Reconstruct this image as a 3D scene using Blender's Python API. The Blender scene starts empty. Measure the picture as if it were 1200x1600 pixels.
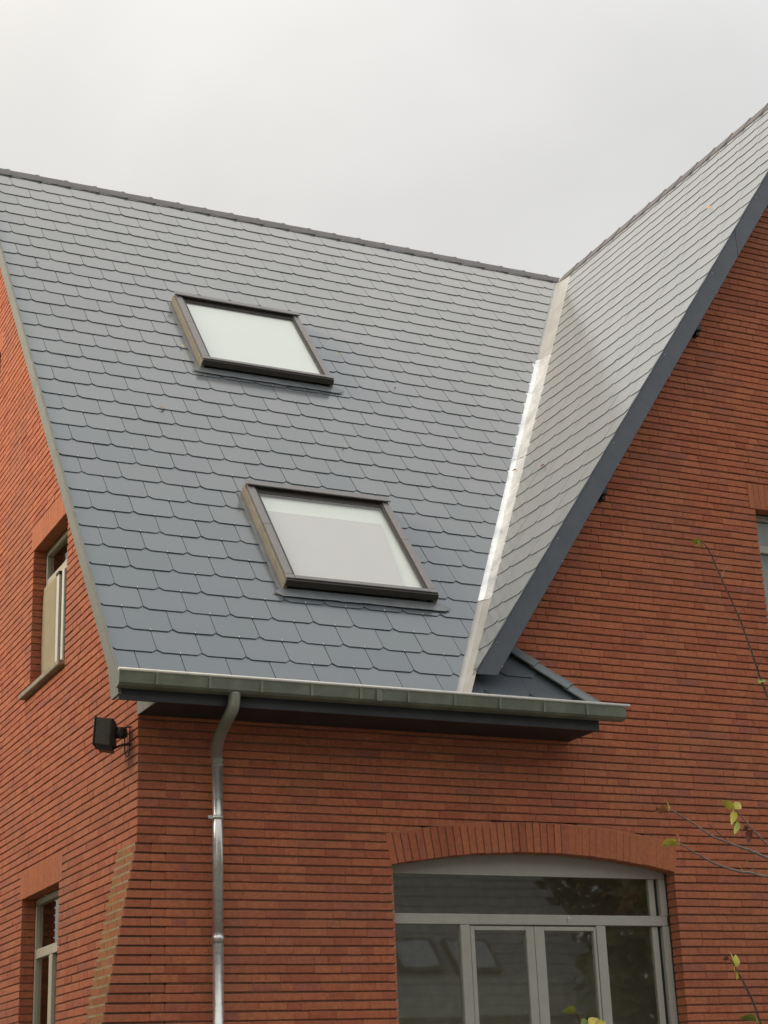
import bpy, math, random
from mathutils import Vector, Matrix
random.seed(7)
R = math.radians
scene = bpy.context.scene
COL = scene.collection

# ---------------------------------------------------------------- camera
CAM = Vector((-3.5344, -11.2349, 1.6))
FW = Vector((0.416823, 0.845670, 0.333319))
RT = Vector((0.902266, -0.429433, -0.038781))
UP = Vector((-0.110343, -0.316907, 0.942016))
FPX = 2618.2
cam = bpy.data.cameras.new('camera')
camo = bpy.data.objects.new('camera', cam)
COL.objects.link(camo)
cam.sensor_fit = 'VERTICAL'
cam.sensor_height = 24.0
cam.lens = FPX / 1600 * 24
cam.clip_start = 0.1
cam.clip_end = 3000
m = Matrix((RT, UP, -FW)).transposed().to_4x4()
m.translation = CAM
camo.matrix_world = m
scene.camera = camo

# ---------------------------------------------------------------- sky and sun
world = bpy.data.worlds.new('World')
scene.world = world
world.use_nodes = True
wt = world.node_tree
for n in list(wt.nodes):
    wt.nodes.remove(n)
SUN_EL, SUN_AZ = 24, 282          # low soft brightness from the left side (azimuth clockwise from +y)
sky = wt.nodes.new('ShaderNodeTexSky')
sky.sky_type = 'NISHITA'
sky.sun_disc = False
sky.sun_elevation = R(SUN_EL)
sky.sun_rotation = R(SUN_AZ)
bg1 = wt.nodes.new('ShaderNodeBackground')
bg1.inputs['Strength'].default_value = 0.05
wt.links.new(sky.outputs[0], bg1.inputs[0])
tc = wt.nodes.new('ShaderNodeTexCoord')
nz = wt.nodes.new('ShaderNodeTexNoise')
nz.inputs['Scale'].default_value = 2.6
nz.inputs['Detail'].default_value = 5
nz.inputs['Roughness'].default_value = 0.5
nz.inputs['Distortion'].default_value = 0.6
wt.links.new(tc.outputs['Generated'], nz.inputs['Vector'])
sep = wt.nodes.new('ShaderNodeSeparateXYZ')
wt.links.new(tc.outputs['Generated'], sep.inputs[0])


def wmath(op, a, b=None, c=None):
    n = wt.nodes.new('ShaderNodeMath')
    n.operation = op
    for i, v in enumerate((a, b, c)):
        if v is None:
            continue
        if isinstance(v, (int, float)):
            n.inputs[i].default_value = v
        else:
            wt.links.new(v, n.inputs[i])
    return n.outputs[0]


rz = wt.nodes.new('ShaderNodeMapRange')          # overcast sky: brighter towards the zenith
rz.inputs['From Min'].default_value = 0.50
rz.inputs['From Max'].default_value = 1.0
rz.inputs['To Min'].default_value = 0.408
rz.inputs['To Max'].default_value = 0.70
wt.links.new(sep.outputs['Z'], rz.inputs['Value'])
cl = wmath('MULTIPLY_ADD', nz.outputs['Fac'], 0.44, 0.80)
lum = wmath('MULTIPLY', rz.outputs[0], cl)
warm = wt.nodes.new('ShaderNodeMapRange')
warm.inputs['From Min'].default_value = -0.6
warm.inputs['From Max'].default_value = 0.8
wt.links.new(sep.outputs['X'], warm.inputs['Value'])
mixc = wt.nodes.new('ShaderNodeMix')
mixc.data_type = 'RGBA'
wt.links.new(warm.outputs[0], mixc.inputs['Factor'])
mixc.inputs['A'].default_value = (1.07, 1.0, 0.89, 1)
mixc.inputs['B'].default_value = (0.985, 0.99, 1.0, 1)
bg2 = wt.nodes.new('ShaderNodeBackground')
wt.links.new(mixc.outputs['Result'], bg2.inputs['Color'])
wt.links.new(lum, bg2.inputs['Strength'])
mixs = wt.nodes.new('ShaderNodeMixShader')
mixs.inputs[0].default_value = 0.94
wt.links.new(bg1.outputs[0], mixs.inputs[1])
wt.links.new(bg2.outputs[0], mixs.inputs[2])
wo = wt.nodes.new('ShaderNodeOutputWorld')
wt.links.new(mixs.outputs[0], wo.inputs['Surface'])
sl = bpy.data.lights.new('sun', 'SUN')
sl.energy = 1.5
sl.angle = R(35)
sl.color = (1.0, 0.86, 0.69)
so = bpy.data.objects.new('sun', sl)
COL.objects.link(so)
sd = Vector((math.sin(R(SUN_AZ)) * math.cos(R(SUN_EL)), math.cos(R(SUN_AZ)) * math.cos(R(SUN_EL)), math.sin(R(SUN_EL))))
so.rotation_euler = sd.to_track_quat('Z', 'Y').to_euler()
vs = scene.view_settings
vs.view_transform = 'Standard'
vs.look = 'None'
vs.exposure = 0.97
vs.gamma = 1.0
vs.use_curve_mapping = False
scene.cycles.max_bounces = 6
scene.cycles.transparent_max_bounces = 12


# ---------------------------------------------------------------- helpers
def px(P):
    d = Vector(P) - CAM
    k = FPX / d.dot(FW)
    return 600 + k * d.dot(RT), 800 - k * d.dot(UP)


def parea(pts):
    q = [px(p) for p in pts]
    a = 0
    for i in range(len(q)):
        x0, y0 = q[i]
        x1, y1 = q[(i + 1) % len(q)]
        a += x0 * y1 - x1 * y0
    cx = sum(v[0] for v in q) / len(q)
    cy = sum(v[1] for v in q) / len(q)
    return abs(a) / 2, cx, cy


def tag(o, label=None, cat=None, group=None, kind=None):
    if label: o['label'] = label
    if cat: o['category'] = cat
    if group: o['group'] = group
    if kind: o['kind'] = kind
    return o


def empty(name, loc=(0, 0, 0), parent=None):
    o = bpy.data.objects.new(name, None)
    o.location = loc
    COL.objects.link(o)
    if parent: o.parent = parent
    return o


class MB:
    def __init__(self, mats):
        self.v, self.f, self.mi, self.mats, self.sm = [], [], [], mats, []

    def poly(self, pts, mi=0, sm=False):
        b = len(self.v)
        self.v += [tuple(p) for p in pts]
        self.f.append(tuple(range(b, b + len(pts))))
        self.mi.append(mi)
        self.sm.append(sm)

    def mesh(self, verts, faces, mi=0, sm=False):
        b = len(self.v)
        self.v += [tuple(p) for p in verts]
        for f in faces:
            self.f.append(tuple(b + i for i in f))
            self.mi.append(mi)
            self.sm.append(sm)

    def hexa(self, c, mi=0):
        # c: 8 points, bottom ring 0-3 then top ring 4-7
        self.mesh(c, [(0, 3, 2, 1), (4, 5, 6, 7), (0, 1, 5, 4), (1, 2, 6, 5), (2, 3, 7, 6), (3, 0, 4, 7)], mi)

    def box(self, a, b, mi=0, fr=None):
        x0, y0, z0 = a
        x1, y1, z1 = b
        c = [(x0, y0, z0), (x1, y0, z0), (x1, y1, z0), (x0, y1, z0), (x0, y0, z1), (x1, y0, z1), (x1, y1, z1), (x0, y1, z1)]
        if fr: c = [fr(*p) for p in c]
        self.hexa(c, mi)

    def prism(self, ring0, ring1, mi=0, cap=True, sm=False, sidemi=None):
        n = len(ring0)
        b = len(self.v)
        self.v += [tuple(p) for p in ring0] + [tuple(p) for p in ring1]
        for i in range(n):
            j = (i + 1) % n
            self.f.append((b + i, b + j, b + n + j, b + n + i))
            self.mi.append(mi if sidemi is None else sidemi)
            self.sm.append(sm)
        if cap:
            self.f.append(tuple(b + i for i in reversed(range(n))))
            self.f.append(tuple(b + n + i for i in range(n)))
            self.mi += [mi, mi]
            self.sm += [False, False]

    def tube(self, pts, rad, seg=10, mi=0, cap=True):
        pts = [Vector(p) for p in pts]
        rs = rad if isinstance(rad, (list, tuple)) else [rad] * len(pts)
        rings = []
        nrm = None
        for i, p in enumerate(pts):
            d = (pts[min(i + 1, len(pts) - 1)] - pts[max(i - 1, 0)]).normalized()
            if nrm is None:
                nrm = d.orthogonal().normalized()
            else:
                nrm = (nrm - d * nrm.dot(d)).normalized()
            bn = d.cross(nrm)
            rings.append([p + (nrm * math.cos(2 * math.pi * k / seg) + bn * math.sin(2 * math.pi * k / seg)) * rs[i] for k in range(seg)])
        b = len(self.v)
        for r_ in rings: self.v += [tuple(q) for q in r_]
        for i in range(len(rings) - 1):
            for k in range(seg):
                k2 = (k + 1) % seg
                self.f.append((b + i * seg + k, b + i * seg + k2, b + (i + 1) * seg + k2, b + (i + 1) * seg + k))
                self.mi.append(mi)
                self.sm.append(True)
        if cap:
            self.f.append(tuple(b + k for k in reversed(range(seg))))
            self.f.append(tuple(b + (len(rings) - 1) * seg + k for k in range(seg)))
            self.mi += [mi, mi]
            self.sm += [False, False]

    def me(self, name):
        me = bpy.data.meshes.new(name)
        me.from_pydata(self.v, [], self.f)
        for mt in self.mats: me.materials.append(mt)
        me.polygons.foreach_set('material_index', self.mi)
        me.polygons.foreach_set('use_smooth', self.sm)
        me.update()
        return me

    def build(self, name, parent=None, loc=None):
        o = bpy.data.objects.new(name, self.me(name))
        if loc: o.location = loc
        COL.objects.link(o)
        if parent: o.parent = parent
        return o


def bevel(o, w=0.003, seg=1):
    md = o.modifiers.new('bevel', 'BEVEL')
    md.width = w
    md.segments = seg
    md.limit_method = 'ANGLE'
    return o


# ---------------------------------------------------------------- materials
def newmat(name):
    mt = bpy.data.materials.new(name)
    mt.use_nodes = True
    nt = mt.node_tree
    b = nt.nodes['Principled BSDF']
    return mt, nt, b


def N(nt, t, **kw):
    n = nt.nodes.new(t)
    for k, v in kw.items():
        if k in ('operation', 'data_type', 'blend_type', 'noise_dimensions', 'feature', 'clamp'):
            setattr(n, k, v)
        else:
            n.inputs[k].default_value = v
    return n


def mathn(nt, op, a, b=None, c=None, clamp=False):
    n = nt.nodes.new('ShaderNodeMath')
    n.operation = op
    n.use_clamp = clamp
    for i, v in enumerate((a, b, c)):
        if v is None: continue
        if isinstance(v, (int, float)): n.inputs[i].default_value = v
        else: nt.links.new(v, n.inputs[i])
    return n.outputs[0]


def ramp(nt, fac, stops, interp='LINEAR'):
    n = nt.nodes.new('ShaderNodeValToRGB')
    cr = n.color_ramp
    cr.interpolation = interp
    while len(cr.elements) < len(stops): cr.elements.new(0.5)
    for e, (p, c) in zip(cr.elements, stops):
        e.position = p
        e.color = (*c, 1) if len(c) == 3 else c
    nt.links.new(fac, n.inputs[0])
    return n.outputs[0]


def mixrgb(nt, fac, a, b, mode='MIX'):
    n = nt.nodes.new('ShaderNodeMix')
    n.data_type = 'RGBA'
    n.blend_type = mode
    if isinstance(fac, (int, float)): n.inputs['Factor'].default_value = fac
    else: nt.links.new(fac, n.inputs['Factor'])
    for k, v in (('A', a), ('B', b)):
        if isinstance(v, tuple): n.inputs[k].default_value = (*v, 1) if len(v) == 3 else v
        else: nt.links.new(v, n.inputs[k])
    return n.outputs['Result']


def worldpos(nt):
    return nt.nodes.new('ShaderNodeNewGeometry').outputs['Position']


def noise(nt, vec, scale, detail=3, rough=0.5, stretch=None):
    if stretch:
        mp = nt.nodes.new('ShaderNodeMapping')
        mp.inputs['Scale'].default_value = stretch
        nt.links.new(vec, mp.inputs[0])
        vec = mp.outputs[0]
    n = N(nt, 'ShaderNodeTexNoise', Scale=scale, Detail=detail, Roughness=rough)
    nt.links.new(vec, n.inputs['Vector'])
    return n.outputs['Fac']


def rnd(nt, salt=0.0):
    g = nt.nodes.new('ShaderNodeNewGeometry').outputs['Random Per Island']
    o = nt.nodes.new('ShaderNodeObjectInfo').outputs['Random']
    s = mathn(nt, 'ADD', g, o)
    s = mathn(nt, 'MULTIPLY_ADD', s, 7.31 if salt else 1.0, salt)
    return mathn(nt, 'FRACT', s)


def bump(nt, b, h, strength=0.3, dist=0.003):
    n = nt.nodes.new('ShaderNodeBump')
    n.inputs['Strength'].default_value = strength
    n.inputs['Distance'].default_value = dist
    nt.links.new(h, n.inputs['Height'])
    nt.links.new(n.outputs[0], b.inputs['Normal'])


def maprange(nt, v, a, b, c=0.0, d=1.0):
    n = nt.nodes.new('ShaderNodeMapRange')
    for k, x in zip(('From Min', 'From Max', 'To Min', 'To Max'), (a, b, c, d)): n.inputs[k].default_value = x
    nt.links.new(v, n.inputs['Value'])
    return n.outputs[0]


def brick_material(name, moss=0.0, tint=(1, 1, 1), vary=1.0):
    mt, nt, b = newmat(name)
    P = worldpos(nt)
    c = ramp(nt, rnd(nt), [(0.0, (0.430, 0.126, 0.070)), (0.25, (0.485, 0.152, 0.081)), (0.55, (0.525, 0.172, 0.089)),
                           (0.82, (0.550, 0.187, 0.097)), (0.94, (0.465, 0.150, 0.094)), (1.0, (0.400, 0.138, 0.098))])
    if vary < 1: c = mixrgb(nt, 1 - vary, c, (0.47, 0.160, 0.078))
    n1 = noise(nt, P, 28, 5, 0.65)
    c = mixrgb(nt, 1.0, c, ramp(nt, n1, [(0.25, (0.72, 0.70, 0.68)), (0.75, (1.2, 1.18, 1.15))]), 'MULTIPLY')
    n2 = noise(nt, P, 0.9, 4, 0.6)                     # broad weathering
    c = mixrgb(nt, maprange(nt, n2, 0.45, 0.72, 0, 0.42), c, (0.30, 0.150, 0.092))
    n3 = noise(nt, P, 90, 3, 0.6, (1, 1, 0.5))         # burnt speckle
    c = mixrgb(nt, maprange(nt, n3, 0.62, 0.72, 0, 0.55), c, (0.12, 0.05, 0.035))
    n4 = noise(nt, P, 3.1, 5, 0.7, (1, 1, 0.35))       # pale lime bloom running down
    c = mixrgb(nt, maprange(nt, n4, 0.62, 0.80, 0, 0.30), c, (0.42, 0.30, 0.24))
    if tint != (1, 1, 1): c = mixrgb(nt, 1.0, c, tint, 'MULTIPLY')
    if moss:
        n5 = noise(nt, P, 9, 5, 0.7)
        nx_ = nt.nodes.new('ShaderNodeSeparateXYZ')
        nt.links.new(nt.nodes.new('ShaderNodeNewGeometry').outputs['True Normal'], nx_.inputs[0])
        side = mathn(nt, 'LESS_THAN', nx_.outputs['X'], -0.5)
        c = mixrgb(nt, mathn(nt, 'MULTIPLY', maprange(nt, n5, 0.38, 0.62, 0, moss), side), c, (0.20, 0.175, 0.05))
    nt.links.new(c, b.inputs['Base Color'])
    b.inputs['Roughness'].default_value = 0.78
    b.inputs['Specular IOR Level'].default_value = 0.35
    bump(nt, b, mathn(nt, 'ADD', noise(nt, P, 140, 4, 0.7), mathn(nt, 'MULTIPLY', noise(nt, P, 35, 3), 1.2)), 0.55, 0.003)
    return mt


M_BRICK = brick_material('brick_clay')
M_BRICKP = brick_material('brick_clay_mossy', moss=0.5)
M_LINTEL = brick_material('brick_clay_lintel', vary=0.3, tint=(1.05, 1.05, 1.0))


def mortar_material(name, c0, c1, moss=0):
    mt, nt, b = newmat(name)
    P = worldpos(nt)
    c = ramp(nt, noise(nt, P, 40, 4, 0.7), [(0.3, c0), (0.7, c1)])
    if moss:
        c = mixrgb(nt, maprange(nt, noise(nt, P, 6, 4, 0.6), 0.4, 0.6, 0, moss), c, (0.30, 0.28, 0.09))
        nx_ = nt.nodes.new('ShaderNodeSeparateXYZ')
        nt.links.new(nt.nodes.new('ShaderNodeNewGeometry').outputs['True Normal'], nx_.inputs[0])
        c = mixrgb(nt, mathn(nt, 'LESS_THAN', nx_.outputs['Y'], -0.5), c, (0.20, 0.12, 0.08))
    nt.links.new(c, b.inputs['Base Color'])
    b.inputs['Roughness'].default_value = 0.95
    bump(nt, b, noise(nt, P, 160, 3, 0.7), 0.6, 0.003)
    return mt


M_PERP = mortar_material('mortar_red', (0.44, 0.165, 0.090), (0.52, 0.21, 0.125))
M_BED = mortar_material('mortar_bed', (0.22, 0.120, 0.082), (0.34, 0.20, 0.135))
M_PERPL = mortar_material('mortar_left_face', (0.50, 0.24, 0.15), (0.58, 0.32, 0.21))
M_BEDL = mortar_material('mortar_left_bed', (0.30, 0.145, 0.085), (0.42, 0.21, 0.13))  # lit version of the bed mortar, the wall's brightness put into its colour
M_PALE = mortar_material('mortar_pale', (0.36, 0.27, 0.19), (0.50, 0.40, 0.28), moss=0.8)


def slate_material():
    mt, nt, b = newmat('fibre_slate')
    P = worldpos(nt)
    c = ramp(nt, rnd(nt), [(0, (0.086, 0.112, 0.146)), (0.3, (0.104, 0.134, 0.162)), (0.6, (0.112, 0.130, 0.168)), (1, (0.132, 0.156, 0.186))])
    n1 = noise(nt, P, 1.3, 4, 0.6)
    c = mixrgb(nt, maprange(nt, n1, 0.35, 0.7, 0, 0.35), c, (0.108, 0.136, 0.158))
    n2 = noise(nt, P, 60, 4, 0.7)
    c = mixrgb(nt, maprange(nt, n2, 0.3, 0.75, 0, 0.28), c, (0.18, 0.18, 0.18))
    n3 = noise(nt, P, 4.5, 5, 0.75)
    c = mixrgb(nt, maprange(nt, n3, 0.60, 0.78, 0, 0.25), c, (0.12, 0.135, 0.105))
    nt.links.new(c, b.inputs['Base Color'])
    r = mathn(nt, 'MULTIPLY_ADD', n2, 0.10, 0.10)
    r = mathn(nt, 'ADD', r, mathn(nt, 'MULTIPLY', rnd(nt, 0.37), 0.05))
    nt.links.new(r, b.inputs['Roughness'])
    b.inputs['IOR'].default_value = 1.62
    b.inputs['Specular Tint'].default_value = (0.79, 0.93, 1.0, 1)
    b.inputs['Sheen Weight'].default_value = 1.0
    b.inputs['Sheen Roughness'].default_value = 0.30
    b.inputs['Sheen Tint'].default_value = (1.0, 0.93, 0.80, 1)
    b.inputs['Coat Weight'].default_value = 0.35
    b.inputs['Coat IOR'].default_value = 1.45
    b.inputs['Coat Roughness'].default_value = 0.13
    bump(nt, b, noise(nt, P, 16, 2, 0.5), 0.07, 0.0010)
    return mt


M_SLATE = slate_material()


def simple(name, col, rough=0.6, metal=0.0, var=0.12, scale=12, bumps=0.15, spec=0.5, dirt=None, dirtf=0.4, dirts=5.0):
    mt, nt, b = newmat(name)
    P = worldpos(nt)
    n1 = noise(nt, P, scale, 4, 0.6)
    lo = tuple(v * (1 - var) for v in col)
    hi = tuple(min(1, v * (1 + var)) for v in col)
    c = ramp(nt, n1, [(0.3, lo), (0.7, hi)])
    if dirt:
        c = mixrgb(nt, maprange(nt, noise(nt, P, dirts, 5, 0.7), 0.45, 0.7, 0, dirtf), c, dirt)
    nt.links.new(c, b.inputs['Base Color'])
    rr = mathn(nt, 'MULTIPLY_ADD', n1, 0.18, rough - 0.09)
    nt.links.new(rr, b.inputs['Roughness'])
    b.inputs['Metallic'].default_value = metal
    b.inputs['Specular IOR Level'].default_value = spec
    if bumps: bump(nt, b, noise(nt, P, scale * 6, 3), bumps, 0.002)
    return mt


M_BARGE = simple('barge_paint', (0.110, 0.128, 0.160), 0.5, var=0.10, scale=7, dirt=(0.15, 0.165, 0.185), dirtf=0.45, dirts=2.5)
M_TRIM = simple('verge_metal', (0.225, 0.230, 0.205), 0.55, var=0.12, dirt=(0.14, 0.14, 0.11))
M_FASCIA = simple('fascia_paint', (0.050, 0.058, 0.066), 0.5, var=0.25, scale=5)
M_SOFFIT = simple('soffit_board', (0.032, 0.030, 0.028), 0.7, var=0.3, scale=4)
M_RIDGE = simple('ridge_fibre', (0.115, 0.110, 0.118), 0.6, var=0.25, scale=9, dirt=(0.16, 0.13, 0.11))
M_HIP = simple('hip_fibre', (0.175, 0.205, 0.225), 0.45, var=0.12, scale=9)
M_ZINC = simple('zinc_old', (0.46, 0.46, 0.445), 0.45, metal=0.25, var=0.10, scale=3, dirt=(0.36, 0.34, 0.31), dirtf=0.5, dirts=4)
M_GUTTER = simple('gutter_zinc', (0.215, 0.240, 0.190), 0.5, metal=0.3, var=0.22, scale=5, dirt=(0.13, 0.16, 0.10), dirtf=0.6, dirts=3)
M_LIP = simple('gutter_lip', (0.86, 0.86, 0.82), 0.35, metal=0.1, var=0.1)  # near-white base colour stands in for sky reflected along the lip
M_GALV = simple('galvanised_pipe', (0.66, 0.68, 0.68), 0.30, metal=0.8, var=0.12, scale=20)
M_ELBOW = simple('dull_zinc_elbow', (0.30, 0.31, 0.27), 0.5, metal=0.5, var=0.2, scale=10, dirt=(0.16, 0.15, 0.11))
M_FRAME = simple('window_grey', (0.44, 0.44, 0.405), 0.5, var=0.05, bumps=0.05)
M_FRAMEL = simple('window_beige', (0.52, 0.48, 0.39), 0.5, var=0.06, bumps=0.05)
M_GASKET = simple('gasket_black', (0.02, 0.02, 0.022), 0.6)
M_SKYF = simple('skylight_metal', (0.225, 0.215, 0.213), 0.40, metal=0.5, var=0.1, scale=15)
M_SKYS = simple('skylight_side', (0.245, 0.222, 0.172), 0.55, metal=0.2, var=0.16, scale=10)
M_SKYD = simple('skylight_dark', (0.045, 0.040, 0.036), 0.5)
M_LEAD = simple('lead_apron', (0.19, 0.215, 0.24), 0.4, metal=0.2, var=0.15, scale=12, dirt=(0.30, 0.30, 0.30), dirtf=0.5)
M_BLIND = simple('blind_fabric', (0.70, 0.69, 0.71), 0.85, var=0.02, scale=3)
M_LINING = simple('white_lining', (0.86, 0.90, 0.88), 0.8, var=0.02, scale=2)
M_LINING2 = simple('pale_lining', (0.86, 0.90, 0.89), 0.8, var=0.02, scale=1.5)
M_STONE = simple('sill_stone', (0.36, 0.33, 0.26), 0.8, var=0.2, scale=14, dirt=(0.16, 0.15, 0.12), dirtf=0.6)
M_CANVAS = simple('screen_canvas', (0.36, 0.31, 0.20), 0.85, var=0.10, scale=4)
M_WHITE = simple('white_post', (0.66, 0.64, 0.58), 0.5, var=0.05)
M_BLACK = simple('lamp_black', (0.028, 0.028, 0.026), 0.5, var=0.2)
M_LAMPG = simple('lamp_grey', (0.095, 0.090, 0.075), 0.55, var=0.2, scale=30)  # hood lighter than the black parts: sky light on it put into the colour
M_ROOM = simple('room_plaster', (0.72, 0.69, 0.62), 0.9)
M_HOOK = simple('steel_hook', (0.6, 0.6, 0.6), 0.3, metal=0.8)
M_BARK = simple('bark', (0.085, 0.055, 0.040), 0.8, var=0.3, scale=30)
M_BARKP = simple('bark_pale', (0.26, 0.20, 0.17), 0.7, var=0.25, scale=30)


def foil_material():
    mt, nt, b = newmat('bright_foil')
    P = worldpos(nt)
    n = noise(nt, P, 5, 3, 0.5, (1, 1, 0.6))
    c = ramp(nt, n, [(0.3, (0.62, 0.65, 0.67)), (0.6, (0.92, 0.93, 0.93))])
    nt.links.new(c, b.inputs['Base Color'])
    b.inputs['Metallic'].default_value = 0.55
    b.inputs['Roughness'].default_value = 0.25
    v = N(nt, 'ShaderNodeTexVoronoi', Scale=7.0)
    nt.links.new(P, v.inputs['Vector'])
    bump(nt, b, mathn(nt, 'ADD', v.outputs['Distance'], noise(nt, P, 14, 3)), 0.5, 0.02)
    return mt


M_FOIL = foil_material()


def glass_material(name, tint=(0.9, 0.92, 0.9), ior=1.9):
    mt = bpy.data.materials.new(name)
    mt.use_nodes = True
    nt = mt.node_tree
    nt.nodes.remove(nt.nodes['Principled BSDF'])
    out = nt.nodes['Material Output']
    tr = nt.nodes.new('ShaderNodeBsdfTransparent')
    tr.inputs[0].default_value = (*tint, 1)
    gl = nt.nodes.new('ShaderNodeBsdfGlossy')
    gl.inputs['Roughness'].default_value = 0.02
    fr = nt.nodes.new('ShaderNodeFresnel')
    fr.inputs['IOR'].default_value = ior
    P = worldpos(nt)
    bn = nt.nodes.new('ShaderNodeBump')
    bn.inputs['Strength'].default_value = 0.05
    bn.inputs['Distance'].default_value = 0.01
    nt.links.new(noise(nt, P, 2.5, 1), bn.inputs['Height'])
    nt.links.new(bn.outputs[0], gl.inputs['Normal'])
    mx = nt.nodes.new('ShaderNodeMixShader')
    bf = nt.nodes.new('ShaderNodeNewGeometry').outputs['Backfacing']
    nt.links.new(mathn(nt, 'MULTIPLY', fr.outputs[0], mathn(nt, 'SUBTRACT', 1.0, bf)), mx.inputs[0])
    nt.links.new(tr.outputs[0], mx.inputs[1])
    nt.links.new(gl.outputs[0], mx.inputs[2])
    nt.links.new(mx.outputs[0], out.inputs['Surface'])
    return mt


M_GLASS = glass_material('window_glass', (0.92, 0.94, 0.91), 1.9)
M_GLASSR = glass_material('roof_glass', (0.99, 1.0, 0.99), 1.65)


def leaf_material(name, c0, c1):
    mt, nt, b = newmat(name)
    c = ramp(nt, rnd(nt), [(0, c0), (1, c1)])
    c = mixrgb(nt, maprange(nt, noise(nt, worldpos(nt), 60, 3), 0.5, 0.7, 0, 0.4), c, (0.16, 0.10, 0.02))
    nt.links.new(c, b.inputs['Base Color'])
    b.inputs['Roughness'].default_value = 0.5
    return mt


M_LEAFY = leaf_material('leaf_yellow', (0.42, 0.42, 0.05), (0.60, 0.50, 0.08))
M_LEAFG = leaf_material('leaf_green', (0.13, 0.22, 0.03), (0.30, 0.34, 0.05))
M_LEAFO = leaf_material('leaf_orange', (0.45, 0.16, 0.05), (0.60, 0.34, 0.16))
M_LEAFR = leaf_material('leaf_brown', (0.14, 0.05, 0.03), (0.26, 0.09, 0.05))
M_FOLG = leaf_material('foliage_green', (0.04, 0.07, 0.015), (0.10, 0.12, 0.03))
M_FOLO = leaf_material('foliage_autumn', (0.16, 0.08, 0.02), (0.30, 0.15, 0.03))

# ---------------------------------------------------------------- ground
def ground_material():
    mt, nt, b = newmat('lawn_ground')
    P = worldpos(nt)
    n = noise(nt, P, 3, 6, 0.7)
    c = ramp(nt, n, [(0.3, (0.045, 0.065, 0.02)), (0.55, (0.08, 0.09, 0.035)), (0.75, (0.13, 0.10, 0.06))])
    nt.links.new(c, b.inputs['Base Color'])
    b.inputs['Roughness'].default_value = 0.95
    bump(nt, b, noise(nt, P, 40, 4, 0.7), 0.8, 0.03)
    return mt


g = MB([ground_material()])
g.poly([(-1200, -1200, 0), (1200, -1200, 0), (1200, 1200, 0), (-1200, 1200, 0)])
tag(g.build('ground'), kind='structure')
g = MB([simple('paving_concrete', (0.17, 0.165, 0.15), 0.85, var=0.2, scale=2.5)])
for ix in range(-8, 14):
    for iy in range(-10, 0):
        x0 = ix * 0.9
        y0 = iy * 0.9 - 0.02
        if y0 + 0.9 > -0.02 and x0 > -0.7: y1 = -0.02
        else: y1 = y0 + 0.888
        g.box((x0, y0, 0.0), (x0 + 0.888, y1, 0.03 + random.uniform(-.002, .002)))
tag(g.build('terrace_paving'), kind='structure')

# ---------------------------------------------------------------- house frame data
E0, ZE, AL = 0.4512, 4.3872, 0.9064458
XA, BE = 7.2408, 0.9743124
TR = 9.15
ZR = ZE + TR * math.sin(AL)
YR = -E0 + TR * math.cos(AL)
XV = -0.287
TA, TB = math.tan(AL), math.tan(BE)
NM = Vector((0, -math.sin(AL), math.cos(AL)))
NC = Vector((-math.sin(BE), 0, math.cos(BE)))


def PM(u, s, n=0.0):       # main roof slope
    return Vector((u, -E0 + s * math.cos(AL), ZE + s * math.sin(AL))) + NM * n


def PC(u, s, n=0.0):       # left slope of the cross gable, u runs along y
    x = s * math.cos(BE)
    return Vector((x, u, ZR - TB * (XA - x))) + NC * n


def vx(t):                 # x of the valley at main slope distance t
    z = ZE + t * math.sin(AL)
    return XA - (ZR - z) / TB


def vy(s):                 # y of the valley at cross slope distance s
    z = ZR - TB * (XA - s * math.cos(BE))
    return -E0 + (z - ZE) / TA


house = empty('brick_house')
tag(house, 'red brick house with steep blue-grey slate roofs, two roof windows and an arched glazed door', 'house')

# ---------------------------------------------------------------- walls
H = 0.0625
ZJ = 4.1785 % H            # a bed joint centre
DEP = 0.115
REC = 0.12
AX, AZC, ARI, ARO = 3.2025, 3.385 - 6.54, 6.54, 6.775
DX0, DX1 = 1.955, 4.450
XR = 12.19
PIER_TOP = 3.42


def pier_x(z):
    return -0.0115 / 0.0625 * max(0.0, PIER_TOP - z)


def pier_front(z):        # where the pier bricks end on the front face
    return 0.101 if int(round((z - ZJ) / H)) % 2 else 0.206


def snap(z):
    return ZJ + round((z - ZJ) / H) * H


front_open = [(5.70, 6.86, 5.20, 6.47)]
front_lintel = [(5.64, 6.92, 6.47, 6.72)]
left_open = [(2.03, 3.19, 5.20, 6.50), (2.03, 3.21, 1.05, 3.39), (4.90, 5.50, 8.90, 9.22)]
left_lintel = [(1.95, 3.27, 6.50, 6.755), (1.95, 3.29, 3.39, 3.64), (4.82, 5.58, 9.22, 9.47)]

front_open, front_lintel, left_open, left_lintel = [[(a, b, snap(c), snap(d)) for a, b, c, d in L_] for L_ in (front_open, front_lintel, left_open, left_lintel)]


def cut(iv, a, b):
    out = []
    for (x0, x1) in iv:
        if b <= x0 or a >= x1:
            out.append((x0, x1))
            continue
        if a > x0: out.append((x0, a))
        if b < x1: out.append((b, x1))
    return [(p, q) for p, q in out if q - p > 0.03]


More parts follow.
